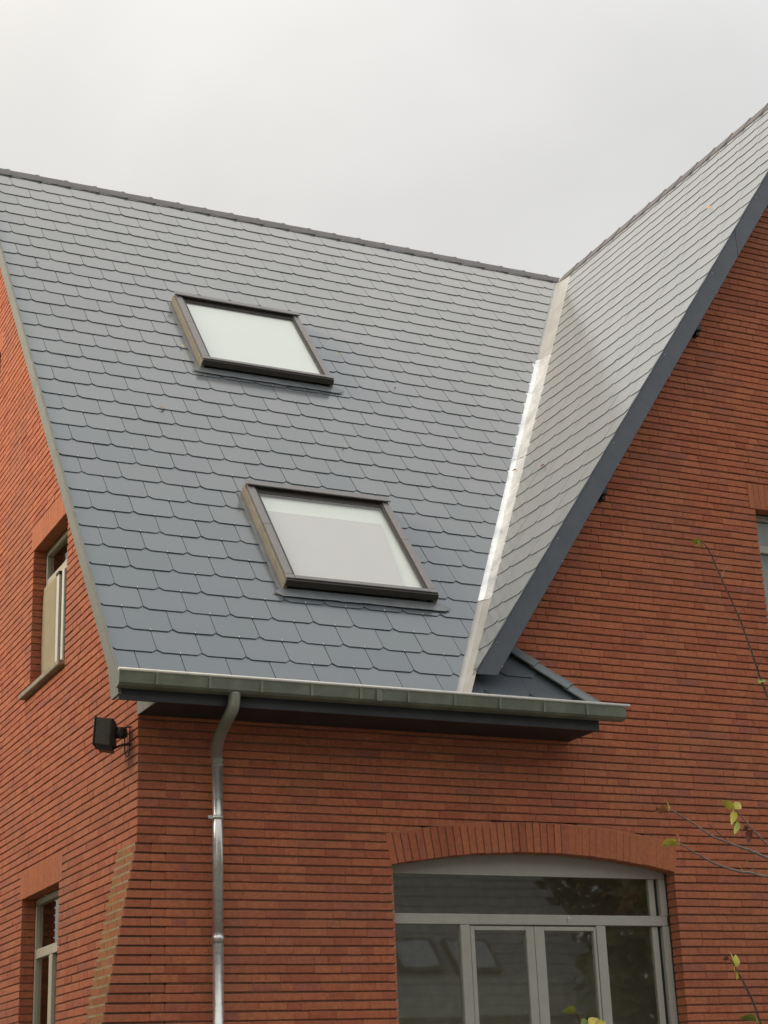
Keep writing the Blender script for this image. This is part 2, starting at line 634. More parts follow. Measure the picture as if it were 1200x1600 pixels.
def front_iv(z0, z1):
    zm = (z0 + z1) / 2
    if z1 < 4.37: iv = [(0.0 if z1 > PIER_TOP else pier_front(z1), XR)]
    else:
        a = XA - (ZR - 0.16 - z1) / TB
        b = 2 * XA - a
        if b - a < 0.1: return []
        iv = [(a, b)]
    if zm < 3.265: iv = cut(iv, DX0, DX1)
    elif z0 < AZC + ARO:
        w = math.sqrt(max(0, ARO ** 2 - (z1 - AZC) ** 2)) if z1 < AZC + ARO else 0
        w = min(w, 1.255 + (zm - 3.265) * 0.14)
        if w > 0: iv = cut(iv, AX - w, AX + w)
    for (a, b, c, d) in front_open + front_lintel:
        if z1 > c + 0.01 and z0 < d - 0.01: iv = cut(iv, a, b)
    return iv


YL1 = 2 * YR


def left_iv(z0, z1):
    # roof underside over the left gable
    top = z1 + 0.16
    if top < ZE + E0 * TA: iv = [(0.0, YL1)]
    else:
        a = (top - ZE) / TA - E0
        if YR - a < 0.1: return []
        iv = [(a, 2 * YR - a)]
    if z1 < PIER_TOP: iv = cut(iv, -1, .4325)
    for (a, b, c, d) in left_open + left_lintel:
        if z1 > c + 0.01 and z0 < d - 0.01: iv = cut(iv, a, b)
    return iv


def f_front(u, d, z): return (u, d, z)
def f_left(u, d, z): return (d, u, z)


def lay(iv, rng, row):
    """bricks of one course: mixed stretchers and headers"""
    out = []
    for (a, b) in iv:
        x = a
        first = True
        while x < b - 0.012:
            L = 0.205 if rng.random() < 0.72 else 0.099
            if first:
                L = [0.205, 0.099, 0.152, 0.205][(row + int(a * 10)) % 4]
                first = False
            e = min(x + L, b)
            if b - e < 0.06: e = b
            out.append((x, e))
            x = e + 0.0055
    return out


def wob(u, row):
    return .0016 * math.sin(u * 1.9 + row * 1.3) + .0012 * math.sin(u * 4.7 + row * 2.9) + rng.uniform(-.0008, .0008)


rng = random.Random(3)
bricks = []     # (wall, u0, u1, z0, z1, depth jitter, area)
mort = MB([M_PERP, M_BED])
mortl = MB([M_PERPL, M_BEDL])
rng = random.Random(3)
k = 0
z = ZJ - H
row = 0
while z < ZR:
    zb0, zb1 = z + 0.0065, z + H - 0.0065
    if zb0 < 0: zb0 = 0.001
    for wall in (0, 1):
        iv = front_iv(zb0, zb1) if wall == 0 else left_iv(zb0, zb1)
        F = f_front if wall == 0 else f_left
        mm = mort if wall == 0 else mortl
        for (a, b) in iv:
            a2 = a + (DEP if wall == 1 and a < 0.01 else 0)
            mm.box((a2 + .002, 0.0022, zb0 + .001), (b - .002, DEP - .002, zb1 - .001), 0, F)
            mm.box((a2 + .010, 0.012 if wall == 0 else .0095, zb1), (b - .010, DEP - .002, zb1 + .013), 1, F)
        for (u0, u1) in lay(iv, rng, row):
            if wall == 1 and u0 < 0.01:
                u0 = 0.0
            dj = rng.uniform(-.0016, .0016)
            P4 = [F(u0, 0, zb0), F(u1, 0, zb0), F(u1, 0, zb1), F(u0, 0, zb1)]
            ar, cx, cy = parea(P4)
            vis = 12 < cx < 1188 and 12 < cy < 1592
            if wall == 0:
                zc, xc = (zb0 + zb1) / 2, (u0 + u1) / 2
                if zc > 4.02 and xc < 3.7: vis = False
                if u1 - u0 < 0.15: ar *= 0.5
                if 3.25 < zc < 3.75 and 1.85 < xc < 4.55: vis = False
            else:
                ar *= 0.8
                if (u0 < 0.42 and zb1 < PIER_TOP + 0.1): vis = False
            wz = wob((u0 + u1) / 2, row)
            bricks.append([wall, u0, u1, zb0 + wz, zb1 + wz, dj, ar if vis else 0])
    z += H
    row += 1

order = sorted(range(len(bricks)), key=lambda i: -bricks[i][6])
solo = set(i for i in order[:300] if bricks[i][6] > 0)

brick_var = {}


def brick_pts(L, h, dj, rg, full=True):
    j = lambda s: rg.uniform(-s, s)
    x0, x1, z0, z1 = 0, L, 0, h
    f = [(x0 + j(.0012), dj, z0 + j(.0016)), (x1 + j(.0012), dj + j(.0008), z0 + j(.0016)), (x1 + j(.0012), dj + j(.0008), z1 + j(.0012)), (x0 + j(.0012), dj, z1 + j(.0012))]
    c = 0.0035
    inner = [(f[0][0] + c, f[0][1] - c * .5, f[0][2] + c), (f[1][0] - c, f[1][1] - c * .5, f[1][2] + c), (f[2][0] - c, f[2][1] - c * .5, f[2][2] - c), (f[3][0] + c, f[3][1] - c * .5, f[3][2] - c)]
    b = [(x0, DEP, z0), (x1, DEP, z0), (x1, DEP, z1), (x0, DEP, z1)]
    v = inner + f + b
    F = [(0, 1, 2, 3)]
    for i in range(4):
        k2 = (i + 1) % 4
        F.append((4 + i, 4 + k2, k2, i))
        F.append((8 + i, 8 + k2, 4 + k2, 4 + i))
    return v, F


BR = MB([M_BRICK])
BL = MB([M_BRICK])
wall_front = mort.build('wall', house)
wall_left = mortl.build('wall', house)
tag(wall_front, 'front brick wall with the arched door and pointed gable')
tag(wall_left, 'bright orange brick side wall on the left')
ROTL = Matrix(((0, 1, 0), (1, 0, 0), (0, 0, 1)))
for i, (wall, u0, u1, z0, z1, dj, ar) in enumerate(bricks):
    L = u1 - u0
    if i in solo and wall == 0:
        key = (round(L, 3), rng.randrange(3))
        if key not in brick_var:
            v, F = brick_pts(L, z1 - z0, rng.uniform(-.001, .001), rng)
            mb = MB([M_BRICK])
            mb.mesh(v, F)
            brick_var[key] = mb.me('brick')
        o = bpy.data.objects.new('brick', brick_var[key])
        o.location = (u0, dj, z0)
        COL.objects.link(o)
        o.parent = wall_front
    else:
        v, F = brick_pts(L, z1 - z0, dj, rng)
        if wall == 0:
            if 3.3 < z0 < AZC + ARO and u1 > AX - 1.3 and u0 < AX + 1.3:      # bricks cut to the curve of the arch
                ext = lambda x: AZC + math.sqrt(ARO ** 2 - (x - AX) ** 2) + .007 if abs(x - AX) < 1.30 else -9
                xs = [u0 + (u1 - u0) * q_ / 8 for q_ in range(9)]
                if max(ext(x) for x in xs) > z0:
                    for xa_, xb_ in zip(xs[:-1], xs[1:]):
                        la, lb = max(z0, ext(xa_)), max(z0, ext(xb_))
                        if la > z1 - .003 and lb > z1 - .003: continue
                        la, lb = min(la, z1 - .001), min(lb, z1 - .001)
                        BR.hexa([(xa_, dj, la), (xb_, dj, lb), (xb_, DEP, lb), (xa_, DEP, la), (xa_, dj, z1), (xb_, dj, z1), (xb_, DEP, z1), (xa_, DEP, z1)])
                    continue
            BR.mesh([(p[0] + u0, p[1], p[2] + z0) for p in v], F)
        else:
            if u0 < 0.005:      # keep clear of the front wall bricks at the corner
                v = [(max(p[0], 0.0), p[1], p[2]) if p[1] < .02 else (p[0] + (DEP if p[0] < .01 else 0), p[1], p[2]) for p in v]
            BL.mesh([(p[1], p[0] + u0, p[2] + z0) for p in v], [tuple(reversed(f)) for f in F])
tag(BR.build('brickwork', wall_front), kind='stuff')
tag(BL.build('brickwork', wall_left), kind='stuff')

# raked corner pier, every course steps out a little further towards the ground
pier = empty('corner_pier', parent=house)
tag(pier, 'corner pier that steps outwards towards the ground with mossy ledges')
pm = MB([M_PALE])
z = ZJ - H
row = 0
while z + H - .0065 < PIER_TOP:
    zb0, zb1 = max(0.001, z + .0065), z + H - .0065
    xo = pier_x(zb1)
    xe = pier_front(zb1)
    pm.box((xo + .004, 0.004, zb0), (xe - .002, 0.425, zb1))
    pm.box((xo + .0005, 0.013, zb1 - .001), (xe - .001, 0.428, zb1 + .0128))
    ys = [(0.0, 0.098), (0.106, 0.312), (.320, .430)] if row % 2 else [(0.0, 0.2060), (0.2140, 0.4300)]
    for (a, b) in ys:
        mb = MB([M_BRICKP])
        mb.box((0, 0, 0), (xe - .0005 - xo, b - a, zb1 - zb0))
        o = mb.build('pier_brick', pier, (xo + rng.uniform(-.001, 0), a, zb0))
        bevel(o, .003)
    z += H
    row += 1
pm.build('mortar', pier)

# flat soldier courses above square openings
for (a, b, c, d), F, ww in [(front_lintel[0], f_front, 0)] + [(l, f_left, 1) for l in left_lintel]:
    lt = empty('lintel', parent=house)
    n = int(round((b - a) / 0.062))
    w = (b - a) / n
    mb = MB([M_PERP])
    mb.box((a + .003, 0.002, c + .004), (b - .003, DEP, d - .006), 0, F)
    mb.build('mortar', lt)
    for i in range(n):
        v, FF = brick_pts(w - .004, d - c - .009, rng.uniform(-.001, .0), rng)
        mb = MB([M_LINTEL])
        v = [F(p[0] + a + i * w + .002, p[1], p[2] + c + .002) for p in v]
        mb.mesh(v, FF if ww == 0 else [tuple(reversed(f)) for f in FF])
        mb.build('lintel_brick', lt)

# segmental arch over the glazed door
arch = empty('brick_arch', parent=house)
tag(arch, 'shallow arch of upright bricks above the glazed door')
am = MB([M_BED, M_PERP])
half = math.asin(1.262 / (ARI + .0))
nb = 41
pts_i, pts_o = [], []
for i in range(nb * 2 + 1):
    th = -half + 2 * half * i / (nb * 2)
    pts_i.append((AX + (ARI + .004) * math.sin(th), AZC + (ARI + .004) * math.cos(th)))
    pts_o.append((AX + (ARO - .001) * math.sin(th), AZC + (ARO - .001) * math.cos(th)))
for i in range(nb * 2):
    (xa_, za_), (xb_, zb_), (xc_, zc_), (xd_, zd_) = pts_i[i], pts_i[i + 1], pts_o[i + 1], pts_o[i]
    mi = 0 if i < nb * 1.15 else 1
    y0 = .008 if mi == 0 else .003
    am.hexa([(xa_, y0, za_), (xb_, y0, zb_), (xb_, DEP, zb_), (xa_, DEP, za_), (xd_, y0, zd_), (xc_, y0, zc_), (xc_, DEP, zc_), (xd_, DEP, zd_)], mi)
am.build('mortar', arch)
for i in range(nb):
    t0 = -half + 2 * half * (i + .07) / nb
    t1 = -half + 2 * half * (i + .93) / nb
    if i > nb * .57: t0 -= .0003; t1 += .0003
    dj = rng.uniform(-.002, .001)
    r0, r1 = ARI + rng.uniform(-.003, .003), ARO - .008 + rng.uniform(-.003, .003)
    c = lambda r, t, y: (AX + r * math.sin(t), y, AZC + r * math.cos(t))
    mb = MB([M_BRICK if i < nb * .6 else M_LINTEL])
    mb.hexa([c(r0, t0, dj), c(r0, t1, dj), c(r0, t1, DEP), c(r0, t0, DEP), c(r1, t0, dj), c(r1, t1, dj), c(r1, t1, DEP), c(r1, t0, DEP)])
    bevel(mb.build('arch_brick', arch), .0025)

# rear and right closing walls, inner leaf and floors (never in the photograph's view)
cl_ = MB([M_BRICK, M_ROOM])
cl_.poly([(XR, 0.12, 0), (XR, YL1, 0), (XR, YL1, 4.3), (XR, .12, 4.3)])
cl_.poly([(0.12, YL1, 0), (XR, YL1, 0), (XR, YL1, 4.3), (0.12, YL1, 4.3)])
cl_.box((.12, .14, 4.30), (XR - .01, YL1 - .01, 4.42), 1)
cl_.box((.12, .14, .05), (XR - .01, YL1 - .01, .12), 1)
cl_.box((.13, 1.7, .12), (XR - .01, 1.8, 4.30), 1)  # pale partition set close behind the door to brighten its panes
cl_.box((.13, 3.9, 4.42), (XR - .01, 4.0, 8.0), 1)
tag(cl_.build('rear_walls', house), 'plain walls, floors and partitions behind the facade, one added to brighten the panes')

# ---------------------------------------------------------------- roof decks (under the slates)
roof = MB([M_SOFFIT])


def deck(pts, n, th=0.05):
    lo = [Vector(p) - n * th for p in pts]
    roof.prism(lo, pts)


NB = Vector((0, math.sin(AL), math.cos(AL)))
NR = Vector((math.sin(BE), 0, math.cos(BE)))
deck([PM(XV + .02, 0.01, -.004), PM(vx(0.01), 0.01, -.004), PM(vx(TR - .02), TR - .02, -.004), PM(XV + .02, TR - .02, -.004)], NM)
sA = (XA - .02) / math.cos(BE)
sB = 2.56 / math.cos(BE)
deck([PC(-.34, sB, -.004), PC(-.34, sA, -.004), PC(vy(sA), sA, -.004), PC(vy(sB), sB, -.004)], NC)
deck([Vector((2 * XA - 2.3, -.34, 4.3)), Vector((2 * XA - 2.3, YL1 + .3, 4.3)), Vector((XA + .02, YL1 + .3, ZR - .03)), Vector((XA + .02, -.34, ZR - .03))], NR)
deck([Vector((XV + .02, YL1 + E0, ZE)), Vector((XV + .02, YR + .02, ZR - .03)), Vector((XA, YR + .02, ZR - .03)), Vector((XA, YL1 + E0, ZE))], NB)
deck([Vector((XA - .02, YR, ZR - .03)), Vector((2.4, YL1 + .3, 4.5)), Vector((XA - .02, YL1 + .3, ZR - .03))], NC)
deck([PM(vx(0.01) + .01, 0.01, -.004), PM(3.58, 0.01, -.004), PM(3.08, .70, -.004), PM(vx(.7) + .01, .70, -.004)], NM, .03)
roof_o = roof.build('roof', house)
tag(roof_o, 'steep slate roofs meeting in a valley')

# ---------------------------------------------------------------- slates
ROW = 0.2611
TH = 0.0058


def clip(poly, f):
    out = []
    for i in range(len(poly)):
        a, b = poly[i], poly[(i + 1) % len(poly)]
        fa, fb = f(a), f(b)
        if fa >= 0: out.append(a)
        if fa * fb < 0:
            t = fa / (fa - fb)
            out.append((a[0] + (b[0] - a[0]) * t, a[1] + (b[1] - a[1]) * t))
    return out


def area2(p):
    return abs(sum(p[i][0] * p[(i + 1) % len(p)][1] - p[(i + 1) % len(p)][0] * p[i][1] for i in range(len(p)))) / 2


def slate_poly(u0, u1, s0, L=0.50, c=0.036, h=0.031):
    return [(u0 + c, s0), (u1 - c, s0), (u1, s0 + h), (u1, s0 + L), (u0, s0 + L), (u0, s0 + h)]


def lift(ds): return 0.0142 - 0.0285 * ds


slates = []     # roof id, frame, polygon, s0, tilt, full?
srng = random.Random(11)


def add_slates(rid, frame, srow, k0, k1, seam, width, umin, umax, clips, L=.5, c=.036, h=.031):
    for k in range(k0, k1):
        s0 = srow(k)
        x = seam(k)
        x += math.ceil((umin - x) / width) * width - width
        while x < umax:
            jit = srng.uniform(-.0025, .0025)
            gp = srng.choice((.0008, .0012, .0018, .0030))
            p = slate_poly(x + gp, x + width - gp, s0 + jit, L, c, h)
            a0 = area2(p)
            q = p
            for f in clips:
                q = clip(q, f)
                if len(q) < 3: break
            if len(q) >= 3 and area2(q) > 0.0015:
                slates.append([rid, frame, q, s0 + jit, srng.uniform(-.0003, .0010), srng.uniform(-.0004, .0004), abs(area2(q) - a0) < 1e-5, x + width / 2, 0])
            x += width


W1 = 0.3385
SKYL = [(1.270, 2.590, 1.318, 2.695), (1.395, 2.745, 4.955, 6.325)]


def inside_sky(q):
    for (a, b, c, d) in SKYL:
        if all(a + .02 < p[0] < b - .02 and c + .02 < p[1] < d - .02 for p in q): return True
    return False


add_slates('m', PM, lambda k: .3484 + ROW * k, -2, 34, lambda k: -.281 if k % 2 == 0 else -.112, W1, XV, 7.3,
           [lambda p: p[0] - XV - .004, lambda p: (vx(p[1]) - .068) - p[0], lambda p: p[1] - 0.004, lambda p: TR - .03 - p[1]])
slates = [s for s in slates if not inside_sky(s[2])]
ROWC = 0.2595


def fw(s):     # width of the flashing seen beside the cross roof slates
    z = ZR - TB * (XA - s * math.cos(BE))
    return 0.10 + 0.21 * (z - 4.6) / 7.0


add_slates('c', PC, lambda k: 10.011 + ROWC * k, -23, 12, lambda k: -.035 if k % 2 == 0 else .1275, .325, -.375, 5.3,
           [lambda p: p[0] + .378, lambda p: (vy(p[1]) - fw(p[1])) - p[0], lambda p: p[1] - 4.50, lambda p: XA / math.cos(BE) - .03 - p[1]], L=.5)
# the little piece of main slope right of the valley foot
add_slates('h', PM, lambda k: .10 + .30 * k, -1, 3, lambda k: 2.62 if k % 2 == 0 else 2.82, .40, 2.4, 3.7,
           [lambda p: p[0] - vx(p[1]) - .02, lambda p: (3.60 - .53 * p[1] / .73) - p[0], lambda p: p[1] - .004, lambda p: .70 - p[1]], L=.45, c=.085, h=.09)


def slate_verts(sl):
    rid, fr, q, s0, t0, sk, full, um, _ = sl
    g_ = .68 if rid == 'c' else 1
    top = [fr(p[0], p[1], (lift(p[1] - s0) + t0 + sk * (p[0] - um) * 4) * g_) for p in q]
    bot = [fr(p[0], p[1], (lift(p[1] - s0) + t0 + sk * (p[0] - um) * 4 - TH) * g_) for p in q]
    return bot, top


for s in slates:
    rid, fr, q, s0 = s[:4]
    ex = [(p[0], min(p[1], s0 + ROW)) for p in q]
    ar, cx, cy = parea([fr(p[0], p[1]) for p in ex])
    s[8] = ar if (8 < cx < 1192 and cy > 200) else 0
order = sorted(range(len(slates)), key=lambda i: -slates[i][8])
solo = set(i for i in order[:300])
SM = MB([M_SLATE])
full_mesh = {}
for i, s in enumerate(slates):
    bot, top = slate_verts(s)
    if i in solo:
        rid, fr, q, s0, t0, sk, full, um, _ = s
        if full:
            # shared mesh in local slate coordinates, placed by a matrix
            if rid not in full_mesh:
                mb = MB([M_SLATE])
                q2 = [(p[0] - um, p[1] - s0) for p in q]
                g_ = .68 if rid == 'c' else 1
                mb.prism([(p[0], p[1], (lift(p[1]) - TH) * g_) for p in q2], [(p[0], p[1], lift(p[1]) * g_) for p in q2])
                full_mesh[rid] = mb.me('slate')
            o = bpy.data.objects.new('slate', full_mesh[rid])
            U = (fr(1, 0) - fr(0, 0)).normalized()
            S = (fr(0, 1) - fr(0, 0)).normalized()
            Nn = U.cross(S)
            if Nn.z < 0:      # cross roof: mirrored frame
                S2 = S
                U = -U
                Nn = U.cross(S2)
            mt4 = Matrix((U, S, Nn)).transposed().to_4x4() @ Matrix.Rotation(sk * 4, 4, 'Y') @ Matrix.Rotation(srng.uniform(-.004, .004), 4, 'Z')
            mt4.translation = fr(um, s0, t0)
            o.matrix_world = mt4
            COL.objects.link(o)
            o.parent = roof_o
        else:
            mb = MB([M_SLATE])
            mb.prism(bot, top)
            mb.build('slate', roof_o)
    else:
        SM.prism(bot, top)
tag(SM.build('slate_courses', roof_o), kind='stuff')
HK = MB([M_HOOK])
for s in slates:
    rid, fr, q, s0, t0, sk, full, um, _ = s
    if rid == 'm' and full and srng.random() < .75:
        n0 = lift(0) + t0
        HK.box((um - .0025, s0 - .004, n0 - TH), (um + .0025, s0 + .012, n0 + .0035), 0, fr)
tag(HK.build('slate_hooks', roof_o), kind='stuff')

# ---------------------------------------------------------------- valley flashing
def zc(t): return ZE + t * math.sin(AL)


def val_pts(t):
    z = zc(t)
    xv_ = vx(t)
    s = (XA - (ZR - z) / TB) / math.cos(BE)
    v = Vector((xv_, -E0 + t * math.cos(AL), z))
    upn = (NM + NC).normalized()
    w = fw(s)
    return [PM(xv_ - .14, t, .002), PM(xv_ - .045, t, .005), v + upn * .020, PC(vy(s) - w * .55, s, .005), PC(vy(s) - w - .05, s, .002)]


def valley_piece(name, t0, t1, mat, lift_=0.0, rough=0.0, n=14, label=None):
    mb = MB([mat])
    rows = []
    vr = random.Random(int(t0 * 100))
    upn = (NM + NC).normalized()
    for i in range(n + 1):
        t = t0 + (t1 - t0) * i / n
        r_ = val_pts(t)
        out = []
        for j, p in enumerate(r_):
            q = p + upn * (lift_ * (1 if 0 < j < 4 else .2) + (vr.uniform(-rough, rough) * (.45 if j == 1 else 1) if 0 < j < 4 else 0))
            out.append(q)
        rows.append(out)
    for i in range(n):
        for j in range(4):
            mb.poly([rows[i][j], rows[i][j + 1], rows[i + 1][j + 1], rows[i + 1][j]])
    o = mb.build(name, roof_o)
    md = o.modifiers.new('thick', 'SOLIDIFY')
    md.thickness = .0025
    if label: tag(o, label)
    return o


valley_piece('valley_flashing', .03, 1.47, M_ZINC, label='dull cream zinc foot of the valley')
valley_piece('valley_flashing', 6.35, TR - .05, M_ZINC, label='dull grey zinc head of the valley')
valley_piece('valley_foil', 1.42, 4.02, M_FOIL, .004, .0038, 26, label='crumpled silver foil on the lower valley')
valley_piece('valley_foil', 3.98, 6.45, M_FOIL, .007, .0038, 24, label='crumpled silver foil on the upper valley')

# ---------------------------------------------------------------- ridge tiles
def ridge_tile(i, c0, along, half_out, drop, length, lift_=.022, mat=M_RIDGE, name='ridge_tile'):
    """angular cap: c0 start at the ridge line, along unit vector, half_out horizontal unit to one side"""
    mb = MB([mat])
    prof = [(-.125, -.125 * drop), (-.060, -.052 * drop), (0, 0.012), (.060, -.052 * drop), (.125, -.125 * drop)]
    t = .014
    def ring(c, sc, up):
        o_ = []
        for (a, b) in prof: o_.append(c + half_out * a * sc + Vector((0, 0, b * sc + up)))
        for (a, b) in reversed(prof): o_.append(c + half_out * a * (sc * .93) + Vector((0, 0, b * sc + up - t)))
        return o_
    r0 = ring(c0, 1.0, lift_)
    r1 = ring(c0 + along * (length * .86), .93, lift_ - .004)
    mb.prism(r0, r1)
    rc = ring(c0 - along * .003, 1.05, lift_ + .006)
    rd = ring(c0 + along * .040, 1.05, lift_ + .006)
    mb.prism(rc, rd)
    rr = ring(c0 + along * (length * .86), .93, lift_ - .004)
    r3 = ring(c0 + along * (length + .02), .93, lift_ - .004)
    mb.prism(rr, r3)
    return bevel(mb.build(name, roof_o), .003)


n = 22
x = .077 - .332
i = 0
while x < XA - .1:
    ridge_tile(i, Vector((x + .332, YR, ZR - .015)), Vector((-1, 0, 0)), Vector((0, 1, 0)), 1.05, .332 if x > -.4 else .2)
    x += .332
y = YR - .12
while y > -.30:
    ridge_tile(i, Vector((XA, y - .325, ZR - .015)), Vector((0, 1, 0)), Vector((1, 0, 0)), 1.25, .325)
    y -= .325
# hip caps at the return of the eave
h0 = Vector((3.615, -.47, 4.415))
h1 = Vector((3.03, .03, 5.02))
hd = (h1 - h0)
HL = hd.length
hd.normalize()
hs = hd.cross(Vector((0, 0, 1))).normalized()
hu = hs.cross(hd).normalized()
for i in range(3):
    mb = MB([M_HIP])
    c0 = h0 + hd * (HL * i / 3)
    c1 = h0 + hd * (HL * (i + 1) / 3 + .035)
    def ring(c, sc, up):
        pr = [(-.085, -.055), (-.045, -.012), (0, .008), (.045, -.012), (.085, -.055)]
        return [c + hs * a * sc + hu * (b * sc + up) for a, b in pr] + [c + hs * a * sc * .9 + hu * (b * sc + up - .012) for a, b in reversed(pr)]
    mb.prism(ring(c0, 1.06, .040 + .004 * i), ring(c1, .95, .030 + .004 * i))
    bevel(mb.build('hip_tile', roof_o), .003)
mb = MB([M_SLATE])
mb.poly([(3.60, -.45, 4.40), (3.60, -.002, 4.40), (3.06, -.002, 4.965)])
mb.build('hip_return_slope', roof_o)

# ---------------------------------------------------------------- verge trim and barge board
mb = MB([M_TRIM])
for (t0, t1) in [(-.02, 3.0), (3.005, 6.0), (6.005, TR)]:
    a = PM(XV - .004, t0, .020)
    b = PM(XV - .004, t1, .020)
    d = NM * -.115
    o4 = [a + d, b + d, b, a]
    o5 = [p + Vector((.022, 0, 0)) for p in o4]
    mb.prism(o5, o4)
    a = PM(XV - .004, t0, .023)
    b = PM(XV - .004, t1, .023)
    mb.prism([a, b, b + Vector((.016, 0, 0)), a + Vector((.016, 0, 0))], [a + NM * .006, b + NM * .006, b + NM * .006 + Vector((.016, 0, 0)), a + NM * .006 + Vector((.016, 0, 0))])
# foot of the verge: boxed eave end
mb.prism([(XV - .0035, -.47, 4.295), (XV - .0035, -.30, 4.29), (XV - .0035, -.20, 4.56), (XV - .0035, -.452, 4.375)],
         [(XV + .02, -.47, 4.295), (XV + .02, -.30, 4.29), (XV + .02, -.20, 4.56), (XV + .02, -.452, 4.375)])
tag(mb.build('verge_trim', house), 'grey metal verge strip down the left roof edge')

mb = MB([M_BARGE])
yb = -.366
TOPX, BOTX = XA, 2.566


def bz(x): return ZR - TB * (XA - x)


WBZ = 0.292     # vertical depth of the board
xs_lo = 2.566
for (x0, x1) in [(2.566, 5.55), (5.553, XA)]:
    lo0 = bz(x0) - WBZ
    ring = [(x0, bz(x0) - .004), (x1, bz(x1) - .004), (x1, bz(x1) - WBZ), (x0, bz(x0) - WBZ)]
    if x0 < 3:
        zf = 4.662
        xf = XA - (ZR - WBZ - zf) / TB
        ring = [(x0, bz(x0) - .004), (x1, bz(x1) - .004), (x1, bz(x1) - WBZ), (xf, zf), (x0 - .012, zf)]
    mb.prism([(a, yb, b) for a, b in ring], [(a, yb + .022, b) for a, b in ring])
    # right-hand rake, mirrored
    ring2 = [(2 * XA - a + .002, b) for a, b in ring]
    mb.prism([(a, yb, b) for a, b in ring2], [(a, yb + .022, b) for a, b in ring2])
ob = mb.build('barge_board', house)
tag(ob, 'dark blue-grey barge board along the gable')
bevel(ob, .003)
x = 2.75
while x < XA:
    for dz in (.05, .24):
        mb = MB([M_HOOK])
        mb.tube([(x + (.03 if dz > .1 else 0), yb - .003, bz(x) - dz), (x + (.03 if dz > .1 else 0), yb + .004, bz(x) - dz)], .004, 6)
        mb.build('screw', ob)
    x += .62
mb = MB([M_SOFFIT, M_BARGE])
for sgn in (1, -1):
    f = (lambda x: x) if sgn == 1 else (lambda x: 2 * XA - x)
    a0, a1 = 2.80, XA
    mb.prism([(f(a0), yb + .023, bz(a0) - .12), (f(a1), yb + .023, bz(a1) - .12), (f(a1), yb + .023, bz(a1) - .19), (f(a0), yb + .023, bz(a0) - .19)],
             [(f(a0), .0, bz(a0) - .12), (f(a1), .0, bz(a1) - .12), (f(a1), .0, bz(a1) - .19), (f(a0), .0, bz(a0) - .19)])
mb.build('rake_soffit', house)
for (x_, z_) in [(5.235, 8.14), (4.055, 6.405)]:
    mb = MB([M_BLACK])
    mb.box((x_ - .045, -.09, z_ - .005), (x_ + .025, .003, z_ + .06))
    mb.box((x_ - .02, -.06, z_ - .045), (x_ + .02, .003, z_ - .006))
    bevel(mb.build('purlin_end', house), .004)

# ---------------------------------------------------------------- eave box and gutter
eave = MB([M_FASCIA, M_SOFFIT, M_TRIM])
eave.box((-.283, -.452, 4.262), (3.56, -.430, 4.405))
eave.box((0.0, -.429, 4.268), (3.56, -.004, 4.290), 1)
eave.box((3.538, -.429, 4.291), (3.56, -.004, 4.395), 0)
eave.box((-.012, -.429, 4.266), (-.001, -.001, 4.42), 2)
oe = eave.build('eave_box', house)
tag(oe, 'dark boxed eave under the zinc gutter')
gut = empty('gutter', parent=house)
tag(gut, 'greenish zinc gutter with a front lip coloured as reflected sky')
GP = [(-.456, 4.400), (-.4565, 4.352), (-.466, 4.336), (-.490, 4.330), (-.543, 4.340), (-.561, 4.356), (-.571, 4.436)]


def extr(mb, prof, x0, x1, t=.004, mi=0, sm=False):
    n_ = len(prof)
    for i in range(n_ - 1):
        (y0, z0), (y1, z1) = prof[i], prof[i + 1]
        mb.poly([(x0, y0, z0), (x1, y0, z0), (x1, y1, z1), (x0, y1, z1)], mi, sm)
        mb.poly([(x0, y0 + t * .6, z0 + t), (x0, y1 + t * .6, z1 + t), (x1, y1 + t * .6, z1 + t), (x1, y0 + t * .6, z0 + t)], mi, sm)


GX0, GX1 = -.312, 3.742
mb = MB([M_GUTTER])
js = [GX0, 1.62, GX1]
for i in range(2):
    extr(mb, GP, js[i], js[i + 1] - .001)
for xx in (GX0, GX1):
    mb.prism([(xx - .002, a, b) for a, b in GP], [(xx + .002, a, b) for a, b in GP])
mb.box((1.60, -.578, 4.345), (1.645, -.5725, 4.430))
mb.build('gutter_trough', gut)
mb = MB([M_LIP])
mb.tube([(GX0 - .008, -.571, 4.444), (1.6, -.571, 4.4455), (GX1 + .035, -.571, 4.447)], .0115, 8)
mb.build('gutter_lip', gut)
x = -.05
while x < 3.7:
    mb = MB([M_GUTTER, M_LIP])
    mb.box((x - .010, -.5755, 4.350), (x + .010, -.5715, 4.432))
    mb.box((x - .006, -.5775, 4.410), (x + .006, -.5757, 4.418), 0)
    mb.build('gutter_bracket', gut)
    x += .382

pipe = empty('downpipe', parent=house)
tag(pipe, 'shiny galvanised downpipe with a dull bent elbow')
mb = MB([M_ELBOW])
cp = [Vector(p) for p in [(.530, -.515, 4.345), (.528, -.512, 4.285), (.522, -.500, 4.235), (.512, -.455, 4.190), (.508, -.30, 4.105), (.520, -.19, 4.035), (.540, -.125, 3.985), (.551, -.108, 3.925)]]
sm_ = []
for i in range(len(cp) - 1):
    p0, p1, p2, p3 = cp[max(i - 1, 0)], cp[i], cp[i + 1], cp[min(i + 2, len(cp) - 1)]
    for k in range(5):
        t = k / 5
        sm_.append(0.5 * ((2 * p1) + (p2 - p0) * t + (2 * p0 - 5 * p1 + 4 * p2 - p3) * t * t + (3 * p1 - p0 - 3 * p2 + p3) * t ** 3))
sm_.append(cp[-1])
mb.tube(sm_, .043, 20)
mb.build('elbow', pipe)
mb = MB([M_GALV])
mb.tube([(.551, -.108, 3.940), (.549, -.108, 2.705)], .0385, 24)
mb.tube([(.551, -.108, 3.945), (.551, -.108, 3.905)], .0415, 24)
